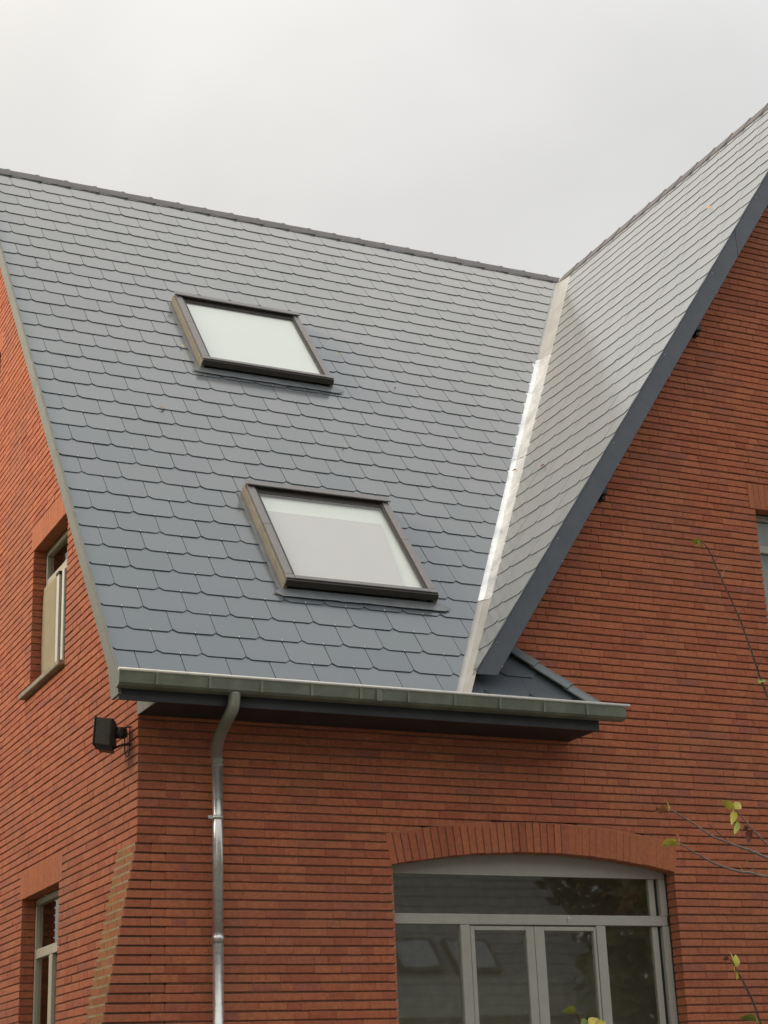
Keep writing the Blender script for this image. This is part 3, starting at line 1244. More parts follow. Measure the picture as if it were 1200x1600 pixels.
mb.tube([(.551, -.108, 3.955), (.551, -.108, 3.946)], .0445, 24)
mb.build('pipe_length', pipe)
mb = MB([M_GALV])
mb.tube([(.549, -.108, 2.700), (.545, -.108, .05)], .0385, 24)
mb.tube([(.549, -.108, 2.745), (.549, -.108, 2.690)], .0415, 24)
mb.build('pipe_length', pipe)
for z_ in (3.545, 1.75):
    mb = MB([M_GALV])
    mb.tube([(.550, -.108, z_ - .014), (.550, -.108, z_ + .014)], .0425, 24)
    mb.box((.475, -.125, z_ - .012), (.513, -.119, z_ + .012))
    mb.tube([(.485, -.130, z_), (.485, -.112, z_)], .007, 8)
    mb.box((.536, -.068, z_ - .01), (.560, 0.004, z_ + .01))
    mb.build('pipe_clamp', pipe)

# ---------------------------------------------------------------- roof windows
def skylight(a, b, c, d, kind, label):
    s = empty('roof_window', parent=house)
    tag(s, label)
    fr = PM
    w = .066
    # flashing kerb sides
    for (x0, x1) in ((a - .012, a + .02), (b - .02, b + .012)):
        mb = MB([M_SKYS])
        mb.box((x0, c - .03, .005), (x1, d + .01, .094), 0, fr)
        bevel(mb.build('side_flashing', s), .003)
    # sloping gutter strips beside it
    for (x0, x1) in ((a - .05, a - .013), (b + .013, b + .05)):
        mb = MB([M_LEAD])
        mb.box((x0, c - .02, .012), (x1, d, .020), 0, fr)
        mb.build('side_tray', s)
    for (x0, x1) in ((a + .002, a + w), (b - w, b - .002)):
        mb = MB([M_SKYF])
        mb.box((x0, c + .045, .080), (x1, c + .55 * (d - c), .120), 0, fr)
        mb.box((x0, c + .55 * (d - c) + .0015, .080), (x1, d - .03, .1185), 0, fr)
        bevel(mb.build('cover_strip', s), .004)
    mb = MB([M_SKYF, M_SKYD])
    mb.box((a - .012, d - .050, .128), (b + .012, d + .015, .140), 0, fr)       # hood
    mb.box((a + .02, d - .036, .030), (b - .02, d - .030, .127), 1, fr)
    mb.box((a, d - .029, .010), (b, d + .005, .127), 0, fr)
    bevel(mb.build('head_hood', s), .003)
    mb = MB([M_SKYF, M_SKYD])
    mb.box((a - .005, c - .032, .052), (b + .005, c - .012, .112), 1, fr)
    mb.box((a + .072, c - .011, .075), (b - .072, c + .030, .124), 0, fr)
    mb.box((a - .004, c - .011, .060), (a + .070, c + .043, .122), 0, fr)
    mb.box((b - .070, c - .011, .060), (b + .004, c + .043, .122), 0, fr)
    bevel(mb.build('bottom_cover', s), .003)
    mb = MB([M_SKYD])
    x0, x1, t0, t1 = a + w + .001, b - w - .001, c + .031, d - .037
    q = .022
    mb.box((x0, t0, .075), (x1, t0 + q, .108), 0, fr)
    mb.box((x0, t0 + q + .001, .075), (x0 + q, t1, .106), 0, fr)
    mb.box((x1 - q, t0 + q + .001, .075), (x1, t1, .106), 0, fr)
    mb.box((x0 + q, t1 - .070, .075), (x1 - q, t1, .098), 0, fr)
    mb.build('sash', s)
    mb = MB([M_GLASSR])
    mb.box((x0 + q, t0 + q, .092), (x1 - q, t1 - .069, .098), 0, fr)
    mb.build('glass', s)
    if kind == 'upper':
        mb = MB([M_LINING2])
        mb.box((x0 + .005, t0 + .005, .066), (x1 - .005, t1 - .01, .074), 0, fr)
        mb.build('blind', s)
    else:
        mb = MB([M_LINING])
        mb.box((x0 + .005, t0 + .005, .055), (x1 - .005, t1 - .01, .062), 0, fr)
        mb.build('lining', s)
        mb = MB([M_BLIND])
        u0, u1 = x0 + .024, x1 - .24  # blind stops short; pale lining at the right stands in for a reflection
        mb.hexa([fr(*p) for p in [(u0, t0 + .025, .070), (u1 + .05, t0 + .025, .070), (u1 + .05, t0 + .025, .075), (u0, t0 + .025, .075),
                                  (u0, t1 - .31, .070), (u1 + .15, t1 - .31, .070), (u1 + .15, t1 - .31, .075), (u0, t1 - .31, .075)]])
        mb.build('blind', s)
    # apron below, dressed onto the slates
    mb = MB([M_LEAD])
    nx = 24
    a0, b0 = a - .10, b + .12
    pr = random.Random(5 if kind == 'upper' else 6)
    top, botm = [], []
    for i in range(nx + 1):
        u = a0 + (b0 - a0) * i / nx
        e = .035 if i in (0, nx) else 0
        top.append((u, c - .028 - e * 1.5, .030 + pr.uniform(-.001, .001)))
        botm.append((u, c - .128 + e + pr.uniform(-.004, .004), .0265 + pr.uniform(-.0015, .003)))
    for i in range(nx):
        mb.poly([fr(*botm[i]), fr(*botm[i + 1]), fr(*top[i + 1]), fr(*top[i])])
    oo = mb.build('apron', s)
    md = oo.modifiers.new('thick', 'SOLIDIFY')
    md.thickness = .003
    return s


skylight(*SKYL[1], 'upper', 'smaller looking upper roof window near the ridge, evenly pale inside')
skylight(*SKYL[0], 'lower', 'lower roof window with a grey blind drawn most of the way')

# ---------------------------------------------------------------- arched glazed door (plane y = REC)
door = empty('glazed_door', parent=house)
tag(door, 'grey framed glazed double door under the brick arch')
Y0, Y1 = .132, .19
Y0s = .137


def fbar(name, x0, x1, z0, z1, y0=Y0, y1=Y1, mat=None, par=None, bv=.003):
    mb = MB([mat or M_FRAME])
    mb.box((x0, y0, z0), (x1, y1, z1))
    return bevel(mb.build(name, par or door), bv)


ZB = .10
fbar('frame', DX0 + .002, 2.02, ZB, 2.853)
fbar('frame', DX0 + .002, DX1 - .012, 2.855, 2.932)
fbar('frame', 4.388, 4.448, ZB, 2.853)
fbar('frame', 4.388, 4.448, 2.934, 3.222)
fbar('frame', DX0 + .002, 2.02, 2.934, 3.222)
fbar('post', 2.565, 2.645, ZB, 2.853)
fbar('post', 3.765, 3.848, ZB, 2.853)
fbar('threshold', DX0, DX1, .03, ZB - .001)
# inner glazing stile at the right side and its dark joint
fbar('glazing_bead', 4.298, 4.352, ZB, 2.853, .152, .19)
fbar('glazing_bead', 4.298, 4.352, 2.934, 3.222, .152, .19)
fbar('gasket', 4.354, 4.386, ZB, 2.852, .170, .19, M_GASKET)
fbar('gasket', 4.354, 4.386, 2.935, 3.221, .170, .19, M_GASKET)
# door leaves
for (a, b) in ((2.650, 3.203), (3.207, 3.760)):
    leaf = empty('door_leaf', parent=door)
    l1 = .036 if a < 3 else .088
    r1 = .070 if a < 3 else .022
    fbar('leaf_stile', a, a + l1, .11, 2.843, Y0s, .18, par=leaf)
    fbar('leaf_stile', b - r1, b, .11, 2.843, Y0s, .18, par=leaf)
    fbar('leaf_rail', a + l1, b - r1, 2.812, 2.843, Y0s, .18, par=leaf)
    fbar('leaf_rail', a + l1, b - r1, .11, .24, Y0s, .18, par=leaf)
    mb = MB([M_GLASS])
    mb.box((a + l1, .156, .24), (b - r1, .164, 2.812))
    mb.build('pane', leaf)
    if a > 3:
        mb = MB([M_WHITE])
        mb.box((a + .03, .10, 1.02), (a + .05, .136, 1.16))
        mb.box((a + .03, .09, 1.12), (a + .14, .10, 1.14))
        mb.build('handle', leaf)
for (a, b, c, d) in ((2.02, 2.565, ZB, 2.853), (3.848, 4.298, ZB, 2.853), (2.02, 4.298, 2.934, 3.222)):
    mb = MB([M_GLASS])
    mb.box((a, .160, c), (b, .168, d))
    mb.build('pane', door)
# dark lip above the panes and arched filler board
mb = MB([M_FRAME])
ring = [(DX0 + .003, 3.224), (DX1 - .003, 3.224)]
for i in range(25):
    x_ = DX1 - .003 - (DX1 - DX0 - .006) * i / 24
    ring.append((x_, AZC + math.sqrt((ARI + .02) ** 2 - (x_ - AX) ** 2)))
mb.prism([(a, .140, b) for a, b in reversed(ring)], [(a, .185, b) for a, b in reversed(ring)])
mb.build('arched_panel', door)
mb = MB([M_WHITE])
mb.tube([(3.515, .120, 2.905), (3.515, .133, 2.905)], .010, 10)
mb.tube([(3.515, .124, 2.885), (3.515, .133, 2.885)], .008, 10)
mb.build('door_stop', door)

# ---------------------------------------------------------------- gable window at the right
win = empty('window', parent=house)
tag(win, 'grey window under a flat brick lintel in the gable, cut by the right edge')
a, b, c, d = front_open[0]
for nm, q in [('frame', (a + .002, a + .055, c + .03, d - .056)), ('frame', (b - .055, b - .002, c + .03, d - .056)), ('frame', (a + .002, b - .002, d - .054, d - .002)),
              ('transom', (a + .056, b - .056, 6.13, 6.20)), ('mullion', (6.25, 6.31, c + .03, 6.128))]:
    fbar(nm, *q, par=win)
for q in [(a + .056, 6.249, c + .03, 6.128), (6.311, b - .056, c + .03, 6.128), (a + .056, b - .056, 6.202, d - .057)]:
    mb = MB([M_GLASS])
    mb.box((q[0], .160, q[2]), (q[1], .168, q[3]))
    mb.build('pane', win)
mb = MB([simple('grey_curtain', (0.36, 0.38, 0.39), 0.9, var=.08, scale=3)])
nx = 40
for i in range(nx):
    x0, x1 = a + .03 + (b - a - .06) * i / nx, a + .03 + (b - a - .06) * (i + 1) / nx
    y0, y1 = .215 + .012 * math.sin(i * 1.1), .215 + .012 * math.sin((i + 1) * 1.1)
    mb.poly([(x0, y0, c + .03), (x1, y1, c + .03), (x1, y1, d - .02), (x0, y0, d - .02)], 0, True)
mb.build('curtain', win)
mb = MB([M_STONE])
mb.box((a - .04, -.05, c - .055), (b + .04, .13, c - .001))
bevel(mb.build('sill', win), .005)

# ---------------------------------------------------------------- left wall windows (plane x = REC)
def lbar(name, y0, y1, z0, z1, x0=.118, x1=.18, mat=None, par=None):
    mb = MB([mat or M_FRAMEL])
    mb.box((x0, y0, z0), (x1, y1, z1))
    return bevel(mb.build(name, par), .003)


def left_window(o4, tz, ym, screen, label):
    a, b, c, d = o4
    w_ = empty('window', parent=house)
    tag(w_, label)
    lbar('frame', a + .002, a + .05, c + .03, d - .052, par=w_)
    lbar('frame', b - .032, b - .002, c + .03, d - .052, par=w_)
    lbar('frame', a + .002, b - .002, d - .05, d - .002, par=w_)
    lbar('transom', a + .051, b - .051, tz, tz + .078, par=w_)
    lbar('mullion', ym - .05, ym + .05, c + .03, tz - .002, par=w_)
    for q in [(a + .051, ym - .051, c + .03, tz - .002), (ym + .051, b - .051, c + .03, tz - .002), (a + .051, b - .051, tz + .080, d - .053)]:
        mb = MB([M_GLASS])
        mb.box((.146, q[0], q[2]), (.154, q[1], q[3]))
        mb.build('pane', w_)
    mb = MB([M_STONE])
    mb.box((-.060, a - .01, c - .048), (.116, b + .16, c - .001))
    bevel(mb.build('sill', w_), .006)
    if screen:
        mb = MB([M_CANVAS])
        nn = 30
        for i in range(0):
            z0, z1 = c + .03 + (tz - c - .03) * i / nn, c + .03 + (tz - c - .03) * (i + 1) / nn
            f = lambda z: .022 * math.sin(z * 4.5 + 1) + .008 * math.sin(z * 13)
            for (ya, yb2) in ((2.545, 2.85), (2.85, 3.12)):
                e0 = f(z0) if yb2 > 3.1 else 0
                e1 = f(z1) if yb2 > 3.1 else 0
                mb.poly([(.075, ya, z0), (.075 + .01 * math.sin(z0 * 5), yb2 + e0, z0), (.075 + .01 * math.sin(z1 * 5), yb2 + e1, z1), (.075, ya, z1)], 0, True)
        top_ = tz - .006
        gy = [2.69, 2.80, 2.92, 3.05, 3.165]
        V_, F_ = [], []
        for i in range(nn + 1):
            z_ = c + .02 + (top_ - c - .02) * i / nn
            for q_, y_ in enumerate(gy):
                V_.append((.098 + .005 * math.sin(z_ * 3 + y_ * 6), y_ + ((.018 * math.sin(z_ * 4.5 + 1) + .006 * math.sin(z_ * 13)) if q_ == 4 else 0), z_))
        for i in range(nn):
            for q_ in range(4):
                k_ = i * 5 + q_
                F_.append((k_, k_ + 1, k_ + 6, k_ + 5))
        mb.mesh(V_, F_, 0, True)
        oo = mb.build('canvas_screen', w_)
        md = oo.modifiers.new('thick', 'SOLIDIFY')
        md.thickness = .003
        lbar('screen_post', 2.61, 2.685, c + .0, tz - .025, .086, .112, M_WHITE, w_)
        lbar('post_cap', 2.60, 2.695, tz - .024, tz + .004, .080, .114, M_BLACK, w_)
        lbar('guide_rail', 2.475, 2.54, c + .03, tz - .01, .095, .116, M_WHITE, w_)


left_window(left_open[0], 6.13, 2.72, True, 'upper beige window in the side wall with a drawn canvas screen')
left_window(left_open[1], 2.870, 2.68, False, 'lower beige window in the side wall, dark glass')
a, b, c, d = left_open[2]
w3 = empty('window', parent=house)
tag(w3, 'tiny attic window high in the side wall')
lbar('frame', a + .002, a + .04, c + .01, d - .01, par=w3)
lbar('frame', b - .04, b - .002, c + .01, d - .01, par=w3)
mb = MB([M_GLASS])
mb.box((.146, a + .041, c + .01), (.154, b - .041, d - .01))
mb.build('pane', w3)

# ---------------------------------------------------------------- floodlight on the side wall
lamp = empty('floodlight', (0, .16, 4.15))
lamp.rotation_euler = (0, 0, R(-24))
lamp.scale = (.86, .86, .9)
tag(lamp, 'black floodlight with a cable loop on the side wall by the house corner', 'floodlight')
LF = lambda x, y, z: (x, y - .16, z - 4.15)
mb = MB([M_LAMPG, M_BLACK])
#            wide mouth towards -x, slightly down and to the front
A = [(-.290, .02, 4.075), (-.290, .24, 4.075), (-.275, .24, 4.285), (-.275, .02, 4.285)]
B = [(-.165, .045, 4.055), (-.165, .215, 4.055), (-.150, .215, 4.275), (-.150, .045, 4.275)]
A = [LF(*p) for p in A]
B = [LF(*p) for p in B]
mb.prism(A, B)
bevel(mb.build('lamp_hood', lamp), .006)
mb = MB([M_BLACK])
mb.prism([LF(-.302, .008, 4.066), LF(-.302, .252, 4.066), LF(-.286, .252, 4.297), LF(-.286, .008, 4.297)], [LF(-.291, .008, 4.066), LF(-.291, .252, 4.066), LF(-.275, .252, 4.297), LF(-.275, .008, 4.297)])
bevel(mb.build('mouth_rim', lamp), .003)
mb = MB([M_BLACK])
mb.prism([LF(-.270, .05, 4.040), LF(-.270, .21, 4.040), LF(-.265, .22, 4.074), LF(-.265, .04, 4.074)], [LF(-.140, .07, 4.015), LF(-.140, .19, 4.015), LF(-.150, .215, 4.068), LF(-.150, .045, 4.068)])
mb.prism([LF(-.164, .042, 4.05), LF(-.164, .218, 4.05), LF(-.149, .218, 4.28), LF(-.149, .042, 4.28)], [LF(-.125, .07, 4.07), LF(-.125, .19, 4.07), LF(-.12, .19, 4.25), LF(-.12, .07, 4.25)])
bevel(mb.build('lamp_back', lamp), .004)
mb = MB([M_BLACK])
mb.tube([LF(-.125, .13, 4.175), LF(-.045, .13, 4.170)], .048, 16)
mb.tube([LF(-.046, .13, 4.170), LF(-.032, .13, 4.170)], .036, 16)
mb.build('junction_box', lamp)
mb = MB([M_BLACK])
mb.tube([LF(-.15, .13, 4.045), LF(-.075, .13, 4.075), LF(.004, .13, 4.078)], .010, 8)
mb.tube([LF(-.05, .13, 4.215), LF(.004, .13, 4.218)], .007, 8)
mb.build('bracket', lamp)
mb = MB([M_BLACK])
cpt = [(-.050, .12, 4.15), (-.048, .10, 4.08), (-.045, .10, 4.0), (-.03, .10, 3.972), (-.012, .10, 3.985), (-.006, .10, 4.05), (-.006, .11, 4.16), (-.008, .12, 4.212)]
mb.tube([LF(*p) for p in cpt], .0055, 8)
mb.build('cable', lamp)

# ---------------------------------------------------------------- leaves
def leaf_mesh(name, L, W, mat, fold=.25, curl=.2, seed=0):
    r_ = random.Random(seed)
    mb = MB([mat])
    n_ = 6
    mid, le, ri = [], [], []
    for i in range(n_ + 1):
        t = i / n_
        w_ = W * .5 * math.sin(math.pi * min(1, t * 1.02) ** .75) * (1 + r_.uniform(-.08, .08))
        z_ = -curl * L * t * t
        mid.append((L * t, 0, z_))
        le.append((L * t, w_, z_ + fold * w_))
        ri.append((L * t, -w_, z_ + fold * w_))
    v = mid + le + ri
    F = []
    for i in range(n_):
        F.append((i, i + 1, n_ + 2 + i, n_ + 1 + i))
        F.append((i + 1, i, 2 * n_ + 2 + i, 2 * n_ + 3 + i))
    mb.mesh(v, F, 0, True)
    mb.tube([(-L * .3, 0, 0.0), (L * .02, 0, 0)], L * .018, 5)
    return mb.me(name)


LM = {'y': leaf_mesh('leaf', .060, .034, M_LEAFY, seed=1), 'g': leaf_mesh('leaf', .055, .030, M_LEAFG, .5, .5, seed=2),
      'o': leaf_mesh('leaf', .062, .040, M_LEAFO, .4, .4, seed=3), 'r': leaf_mesh('leaf', .055, .035, M_LEAFR, .6, .5, seed=4)}

fallen = [('m', .803, 3.989, 'orange', 'orange fallen leaf left of the lower roof window, on bare slates between both roof windows', 'o', .8),
          ('m', 1.30, 5.31, 'pale', 'pale curled leaf tight against the left side of the upper roof window', 'y', .75),
          ('m', 3.08, 5.73, 'pale', 'small pale leaf on the slates just right of the upper roof window', 'y', .55),
          ('m', 3.63, 8.206, 'orange', 'tiny orange leaf high on the main slope close below the ridge', 'o', .5),
          ('m', 2.52, 3.744, 'pale', 'pale leaf on the slates above the lower roof window', 'y', .55),
          ('m', .067, 6.70, 'brown', 'dark brown leaf near the left verge of the roof', 'r', .6),
          ('m', 3.52, 5.15, 'brown', 'dark leaf below the pale one to the right of the upper roof window', 'r', .5),
          ('c', .72, 10.97, 'orange', 'orange leaf lying high on the pale gable slope near the barge board', 'o', .95),
          ('c', 1.05, 7.39, 'orange', 'orange leaf on the gable slope beside the silver valley', 'o', 1.05),
          ('m', 4.33, 3.70, 'red', 'reddish leaf stuck on the silver valley foil', 'r', .7),
          ('m', 2.565, .40, 'orange', 'orange leaf caught at the foot of the valley under the barge board', 'o', .8)]
for i, (rid, u, s, colr, lab, mk, sc) in enumerate(fallen):
    fr = PM if rid == 'm' else PC
    o = bpy.data.objects.new('fallen_leaf', LM[mk])
    COL.objects.link(o)
    nn = NM if rid == 'm' else NC
    base = fr(u, s, .030 if i != 9 else .055)
    q = nn.to_track_quat('Z', 'Y').to_matrix().to_4x4()
    mm = q @ Matrix.Rotation(i * 1.7 + .4, 4, 'Z') @ Matrix.Scale(sc * 1.1, 4)
    mm.translation = base
    o.matrix_world = mm
    tag(o, lab, 'leaf', 'fallen leaves on the roof')


def place_leaf(parent, pos, yaw, pitch, roll, mk, sc):
    o = bpy.data.objects.new('leaf', LM[mk])
    COL.objects.link(o)
    o.parent = parent
    o.location = Vector(pos) - parent.location
    o.rotation_euler = (roll, pitch, yaw)
    o.scale = (sc * 1.15, sc * 1.15, sc * 1.15)
    return o


def smooth(pts, k=4):
    pts = [Vector(p) for p in pts]
    out = []
    for i in range(len(pts) - 1):
        p0, p1, p2, p3 = pts[max(i - 1, 0)], pts[i], pts[i + 1], pts[min(i + 2, len(pts) - 1)]
        for j in range(k):
            t = j / k
            out.append(0.5 * ((2 * p1) + (p2 - p0) * t + (2 * p0 - 5 * p1 + 4 * p2 - p3) * t * t + (3 * p1 - p0 - 3 * p2 + p3) * t ** 3))
    out.append(pts[-1])
    return out


def plant(name, base, branches, label, cat):
    root = empty(name, base)
    tag(root, label, cat)
    B_ = Vector(base)
    for nm, pts, r0, r1, mat in branches:
        P_ = smooth(pts)
        n_ = len(P_)
        mb = MB([mat])
        pr = random.Random(len(pts) * 7 + int(r0 * 1e4))
        P_ = [p + Vector((pr.uniform(-.004, .004), 0, pr.uniform(-.004, .004))) * (0 if i in (0, n_ - 1) else 1) for i, p in enumerate(P_)]
        mb.tube([p - B_ for p in P_], [r0 + (r1 - r0) * i / (n_ - 1) for i in range(n_)], 7)
        mb.build(nm, root)
    return root


tree = plant('young_tree', (3.45, -3.7, 0), [
    ('trunk', [(3.45, -3.7, 0), (3.40, -3.68, 1.2), (3.36, -3.66, 2.6), (3.20, -3.6, 4.2), (3.22, -3.5, 5.6)], .035, .010, M_BARK),
    ('branch', [(3.38, -3.67, 2.2), (3.05, -3.6, 2.75), (2.742, -3.5, 3.806), (2.687, -3.5, 3.985), (2.589, -3.5, 4.292), (2.472, -3.5, 4.580), (2.428, -3.5, 4.676), (2.385, -3.5, 4.705)], .009, .0025, M_BARK),
    ('twig', [(2.472, -3.5, 4.580), (2.500, -3.5, 4.632), (2.559, -3.5, 4.711)], .003, .0015, M_BARK),
    ('twig', [(2.51, -3.5, 4.485), (2.530, -3.5, 4.53), (2.560, -3.5, 4.575)], .0025, .0015, M_BARKP),
    ('twig', [(2.60, -3.5, 4.26), (2.66, -3.52, 4.33), (2.74, -3.52, 4.37)], .0025, .001, M_BARK),
    ('branch', [(3.40, -3.67, 2.3), (2.9, -3.8, 2.60), (2.379, -3.8, 2.787), (2.255, -3.8, 2.829), (2.03, -3.8, 2.895), (1.854, -3.8, 2.989), (1.755, -3.8, 3.03)], .010, .0036, M_BARKP),
    ('branch', [(3.40, -3.68, 2.1), (2.8, -3.8, 2.60), (2.364, -3.8, 2.687), (2.155, -3.8, 2.717), (2.013, -3.8, 2.755), (1.894, -3.8, 2.806), (1.796, -3.8, 2.851)], .010, .0036, M_BARKP),
    ('twig', [(2.13, -3.8, 2.865), (2.06, -3.78, 2.93), (2.02, -3.78, 2.965)], .003, .0015, M_BARK),
    ('twig', [(2.30, -3.8, 2.70), (2.24, -3.8, 2.76), (2.21, -3.8, 2.80)], .003, .0015, M_BARKP),
    ('twig', [(2.62, -3.5, 4.18), (2.54, -3.5, 4.24), (2.49, -3.5, 4.25)], .0025, .001, M_BARKP),
    ('twig', [(2.70, -3.5, 3.95), (2.76, -3.5, 4.05), (2.80, -3.5, 4.10)], .0025, .001, M_BARK),
    ('branch', [(3.39, -3.66, 2.35), (2.85, -3.6, 2.68), (2.548, -3.6, 2.894), (2.449, -3.6, 2.981), (2.391, -3.6, 3.04), (2.340, -3.6, 3.09)], .008, .003, M_BARKP),
], 'thin young tree reaching in from the right with bare twigs and a few yellow leaves', 'tree')
for pos, yaw, pitch, roll, mk, sc in [
    ((2.385, -3.5, 4.705), 2.9, -.1, .8, 'y', 1.0), ((2.385, -3.5, 4.70), 3.3, .35, 1.2, 'g', .9), ((2.40, -3.5, 4.690), 2.7, .6, .4, 'y', .6),
    ((2.69, -3.5, 3.86), -.3, -.5, .9, 'g', 1.1), ((2.72, -3.5, 3.83), .4, .2, .9, 'y', .8),
    ((1.755, -3.8, 3.03), 1.0, -1.2, 1.3, 'y', 1.0), ((1.745, -3.8, 3.025), 3.0, -.1, .9, 'o', 1.1), ((1.69, -3.8, 3.03), 3.3, .3, .9, 'r', .8),
    ((1.796, -3.8, 2.851), 2.6, -.2, 1.0, 'y', 1.2), ((1.80, -3.8, 2.86), 1.2, -1.3, 1.2, 'o', 1.2), ((1.76, -3.8, 2.862), 2.9, .25, 1.1, 'y', 1.1),
    ((2.340, -3.6, 3.09), 2.6, -.7, 1.2, 'y', 1.2), ((2.345, -3.6, 3.09), .3, -.6, 1.1, 'y', 1.3), ((2.340, -3.6, 3.08), 1.5, 1.2, 1.1, 'y', 1.2), ((2.350, -3.6, 3.02), 1.5, 1.4, 1.0, 'g', 1.2),
    ((2.43, -3.6, 2.985), 3.0, .2, .9, 'r', 1.0), ((2.45, -3.6, 2.97), 2.3, .9, .8, 'r', 1.3), ((2.48, -3.6, 2.95), .8, -.6, .9, 'r', 1.0),
    ((2.20, -3.8, 2.715), 1.5, -.9, .8, 'y', .7)]:
    place_leaf(tree, pos, yaw, pitch, roll, mk, sc)
shoot = plant('shrub', (2.35, -4.0, 0), [
    ('stem', [(2.35, -4.0, 0), (2.28, -4.0, .9), (2.16, -4.0, 1.6), (2.058, -4.0, 1.908), (2.0, -4.0, 2.072), (1.935, -4.0, 2.184), (1.905, -4.0, 2.235)], .010, .003, M_BARK),
    ('twig', [(2.20, -4.0, 1.45), (2.12, -4.0, 1.75), (2.06, -4.0, 1.90)], .005, .002, M_BARK)],
    'single dark upright shoot with yellow leaves below the thin branches, right of the glazed door', 'shrub')
for pos, yaw, pitch, roll, mk, sc in [((1.925, -4.0, 2.20), 1.2, -1.4, 1.1, 'y', 1.3), ((1.93, -4.0, 2.195), .4, -1.2, .7, 'y', 1.1), ((1.93, -4.0, 2.19), .6, .9, 1.0, 'y', 1.0),
                                      ((1.90, -4.0, 2.235), 2.9, -.2, 1.0, 'r', .7), ((2.03, -4.0, 1.93), 2.6, -.5, .8, 'g', 1.4), ((2.02, -4.0, 1.92), 1.0, -.8, .9, 'g', 1.4)]:
    place_leaf(shoot, pos, yaw, pitch, roll, mk, sc)
sh2 = plant('shrub', (.75, -4.5, 0), [
    ('stem', [(.75, -4.5, 0), (.72, -4.5, .9), (.668, -4.5, 1.6), (.658, -4.5, 1.904), (.654, -4.5, 1.937), (.648, -4.5, 1.958)], .009, .002, M_BARK),
    ('twig', [(.668, -4.5, 1.6), (.72, -4.5, 1.85), (.74, -4.5, 1.90)], .004, .002, M_BARKP)],
    'low shrub tip with green leaves at the bottom edge in front of the door', 'shrub')
for pos, yaw, pitch, roll, mk, sc in [((.650, -4.5, 1.958), 3.0, -.35, .9, 'g', 1.3), ((.665, -4.5, 1.905), .2, -.2, 1.0, 'g', 1.5), ((.71, -4.5, 1.90), .3, -.5, .9, 'y', 1.3), ((.74, -4.5, 1.90), -.1, -.3, 1.2, 'y', 1.0)]:
    place_leaf(sh2, pos, yaw, pitch, roll, mk, sc)

# ---------------------------------------------------------------- across the garden (seen mirrored in the panes)
opp = empty('garden_house', (9.0, -18.0, 0))
tag(opp, 'low brick outbuilding with a slate roof and two roof windows, mirrored in the door panes', 'house')
O = Vector((9.0, -18.0, 0))
def OB(mb, name): return mb.build(name, opp)
mb = MB([brick_material('opposite_brick', tint=(.7, .75, .8))])
mb.box((-7.0, -4.8, 0), (4.6, 2.9, 3.0))
OB(mb, 'wall')
mb = MB([M_SLATE])
RO = lambda u, s, n=0: (u, 3.2 - s * .70 + n * .714, 2.95 + s * .714 + n * .70)
for kx in range(25):
    for ky in range(26):
        u0 = -7.3 + kx * .49 + (.245 if ky % 2 else 0)
        if u0 + .48 > 5.0: continue
        s0 = ky * .27
        mb.hexa([RO(u0, s0, .012), RO(u0 + .485, s0, .012), RO(u0 + .485, s0 + .28, .0), RO(u0, s0 + .28, .0), RO(u0, s0, .022), RO(u0 + .485, s0, .022), RO(u0 + .485, s0 + .28, .010), RO(u0, s0 + .28, .010)])
oo = OB(mb, 'roof')
tag(oo)
mb = MB([M_SOFFIT])
mb.prism([RO(-7.2, 0, -.02), RO(4.8, 0, -.02), RO(4.8, 7.0, -.02), RO(-7.2, 7.0, -.02)], [RO(-7.2, 0, -.1), RO(4.8, 0, -.1), RO(4.8, 7.0, -.1), RO(-7.2, 7.0, -.1)])
mb.poly([RO(-7.2, 7.0, -.02), RO(4.8, 7.0, -.02), (4.8, -6.6, 2.95), (-7.2, -6.6, 2.95)])
OB(mb, 'roof_deck')
for u in (1.2, 2.35):
    mb = MB([M_SKYD])
    mb.hexa([RO(u - .45, 1.10, .03), RO(u + .45, 1.10, .03), RO(u + .45, 1.95, .03), RO(u - .45, 1.95, .03), RO(u - .45, 1.10, .09), RO(u + .45, 1.10, .09), RO(u + .45, 1.95, .09), RO(u - .45, 1.95, .09)])
    f_ = OB(mb, 'roof_window')
    mb = MB([simple('sky_pane_blue', (0.30, 0.36, 0.44), 0.3)])
    mb.poly([RO(u - .37, 1.18, .096), RO(u + .37, 1.18, .096), RO(u + .37, 1.87, .096), RO(u - .37, 1.87, .096)])
    p_ = mb.build('pane', f_)


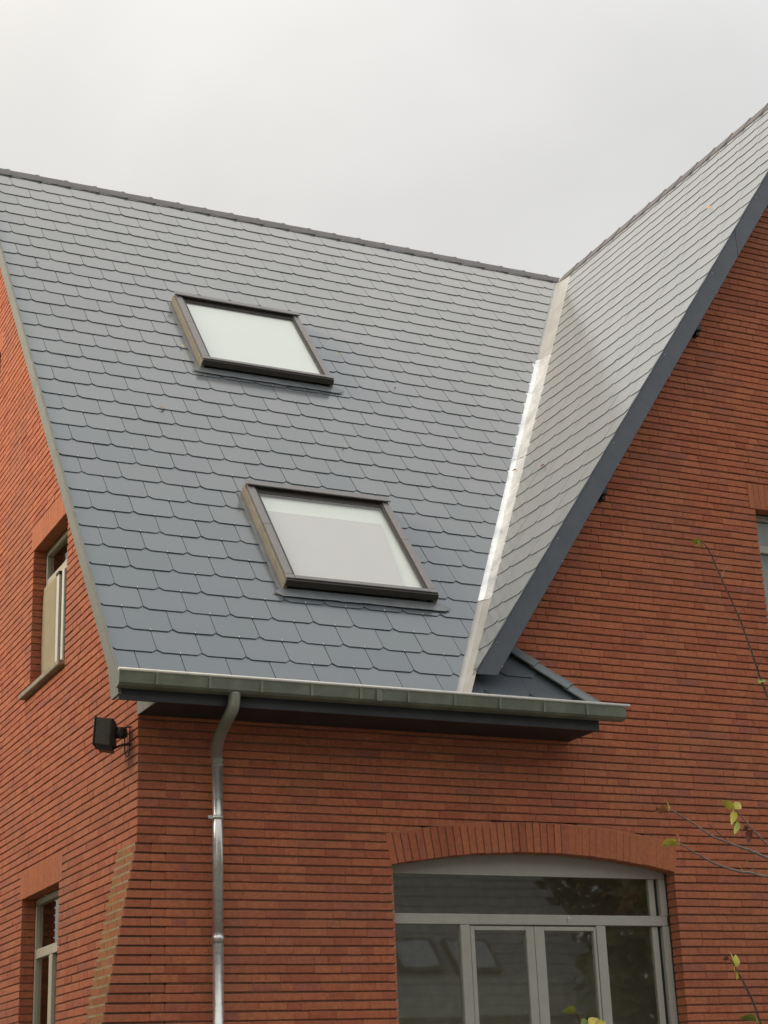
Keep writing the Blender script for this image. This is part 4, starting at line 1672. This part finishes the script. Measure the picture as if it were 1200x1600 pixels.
def big_tree(x, y, h, seed, mat, label, nl=420, ls=1.0):
    r_ = random.Random(seed)
    t_ = empty('garden_tree', (x, y, 0))
    tag(t_, label, 'tree', 'unseen trees added along the left boundary for shade' if 'boundary' in label else 'unseen tree belt added behind the garden for shade' if 'belt' in label else 'trees across the garden')
    mb = MB([M_BARK])
    mb.tube([(0, 0, 0), (.05, .02, h * .3), (.0, .1, h * .6), (.1, 0, h * .9)], [.16, .12, .08, .02], 8)
    tips = []
    for i in range(9):
        a_ = i * 2.4
        z0 = h * (.3 + .05 * i)
        L_ = h * (.28 - .012 * i)
        tip = (math.cos(a_) * L_, math.sin(a_) * L_, z0 + L_ * .8)
        mb.tube([(0, .05, z0), (tip[0] * .5, tip[1] * .5, z0 + L_ * .5), tip], [.05, .03, .008], 6)
        tips.append(tip)
    mb.build('trunk', t_)
    mb = MB([mat])
    for tip in tips + [(0, 0, h * .9), (0, .3, h * .75)]:
        for j in range(nl):
            d = Vector((r_.gauss(0, 1), r_.gauss(0, 1), r_.gauss(0, .8))).normalized() * (h * .19 * r_.random() ** .4)
            c_ = Vector(tip) + d
            u_ = Vector((r_.gauss(0, 1), r_.gauss(0, 1), r_.gauss(0, 1))).normalized()
            v_ = u_.orthogonal().normalized()
            s_ = r_.uniform(.12, .24) * ls
            mb.poly([c_ - u_ * s_, c_ + v_ * s_ * .5, c_ + u_ * s_, c_ - v_ * s_ * .5])
    mb.build('crown', t_)


big_tree(16.8, -13.5, 8.5, 1, M_FOLG, 'green leafy tree beside the garden house gable', 1100, .55)
big_tree(18.8, -17.5, 10.0, 2, M_FOLO, 'orange-brown autumn tree, the one beyond the green tree', 1100, .55)
big_tree(15.6, -22.5, 11.5, 3, M_FOLG, 'tall dark green tree behind the garden house roof')
big_tree(10.0, -27.0, 12.5, 4, M_FOLO, 'tall rusty autumn tree behind the garden house ridge')
big_tree(4.5, -25.0, 12.0, 5, M_FOLG, 'tallest green tree behind the left end of the garden house')

for i in range(9):  # unseen belt, added to cut low sky light on the front wall
    big_tree(-13.0 + i * 4.2 + (i % 2) * 1.1, -27.5 - (i % 3) * 1.6, 12.0 + (i * 37 % 5) * .6, 20 + i, M_FOLG if i % 3 else M_FOLO, 'unseen tall tree of the belt added behind the garden to block low light')
for i in range(6):  # unseen row, added to shade the lower part of the side wall
    big_tree(-12.5 - (i % 2) * 1.5, -7.0 + i * 3.4, 9.0 + (i * 23 % 4) * .6, 40 + i, M_FOLG, 'tree along the left garden boundary')

mb = MB([M_FOLG])
hr = random.Random(77)
for j in range(9000):
    c_ = Vector((hr.uniform(12.5, 30), -13.2 + hr.gauss(0, .35) - hr.random() * .8, hr.uniform(0, 4.6) ** 1.0))
    c_.z *= 1 + .12 * math.sin(c_.x * 1.3)
    u_ = Vector((hr.gauss(0, 1), hr.gauss(0, 1), hr.gauss(0, 1))).normalized()
    v_ = u_.orthogonal().normalized()
    s_ = hr.uniform(.14, .22)
    mb.poly([c_ - u_ * s_, c_ + v_ * s_ * .6, c_ + u_ * s_, c_ - v_ * s_ * .6])
tag(mb.build('garden_hedge'), 'tall clipped green hedge beside the garden house', 'hedge')
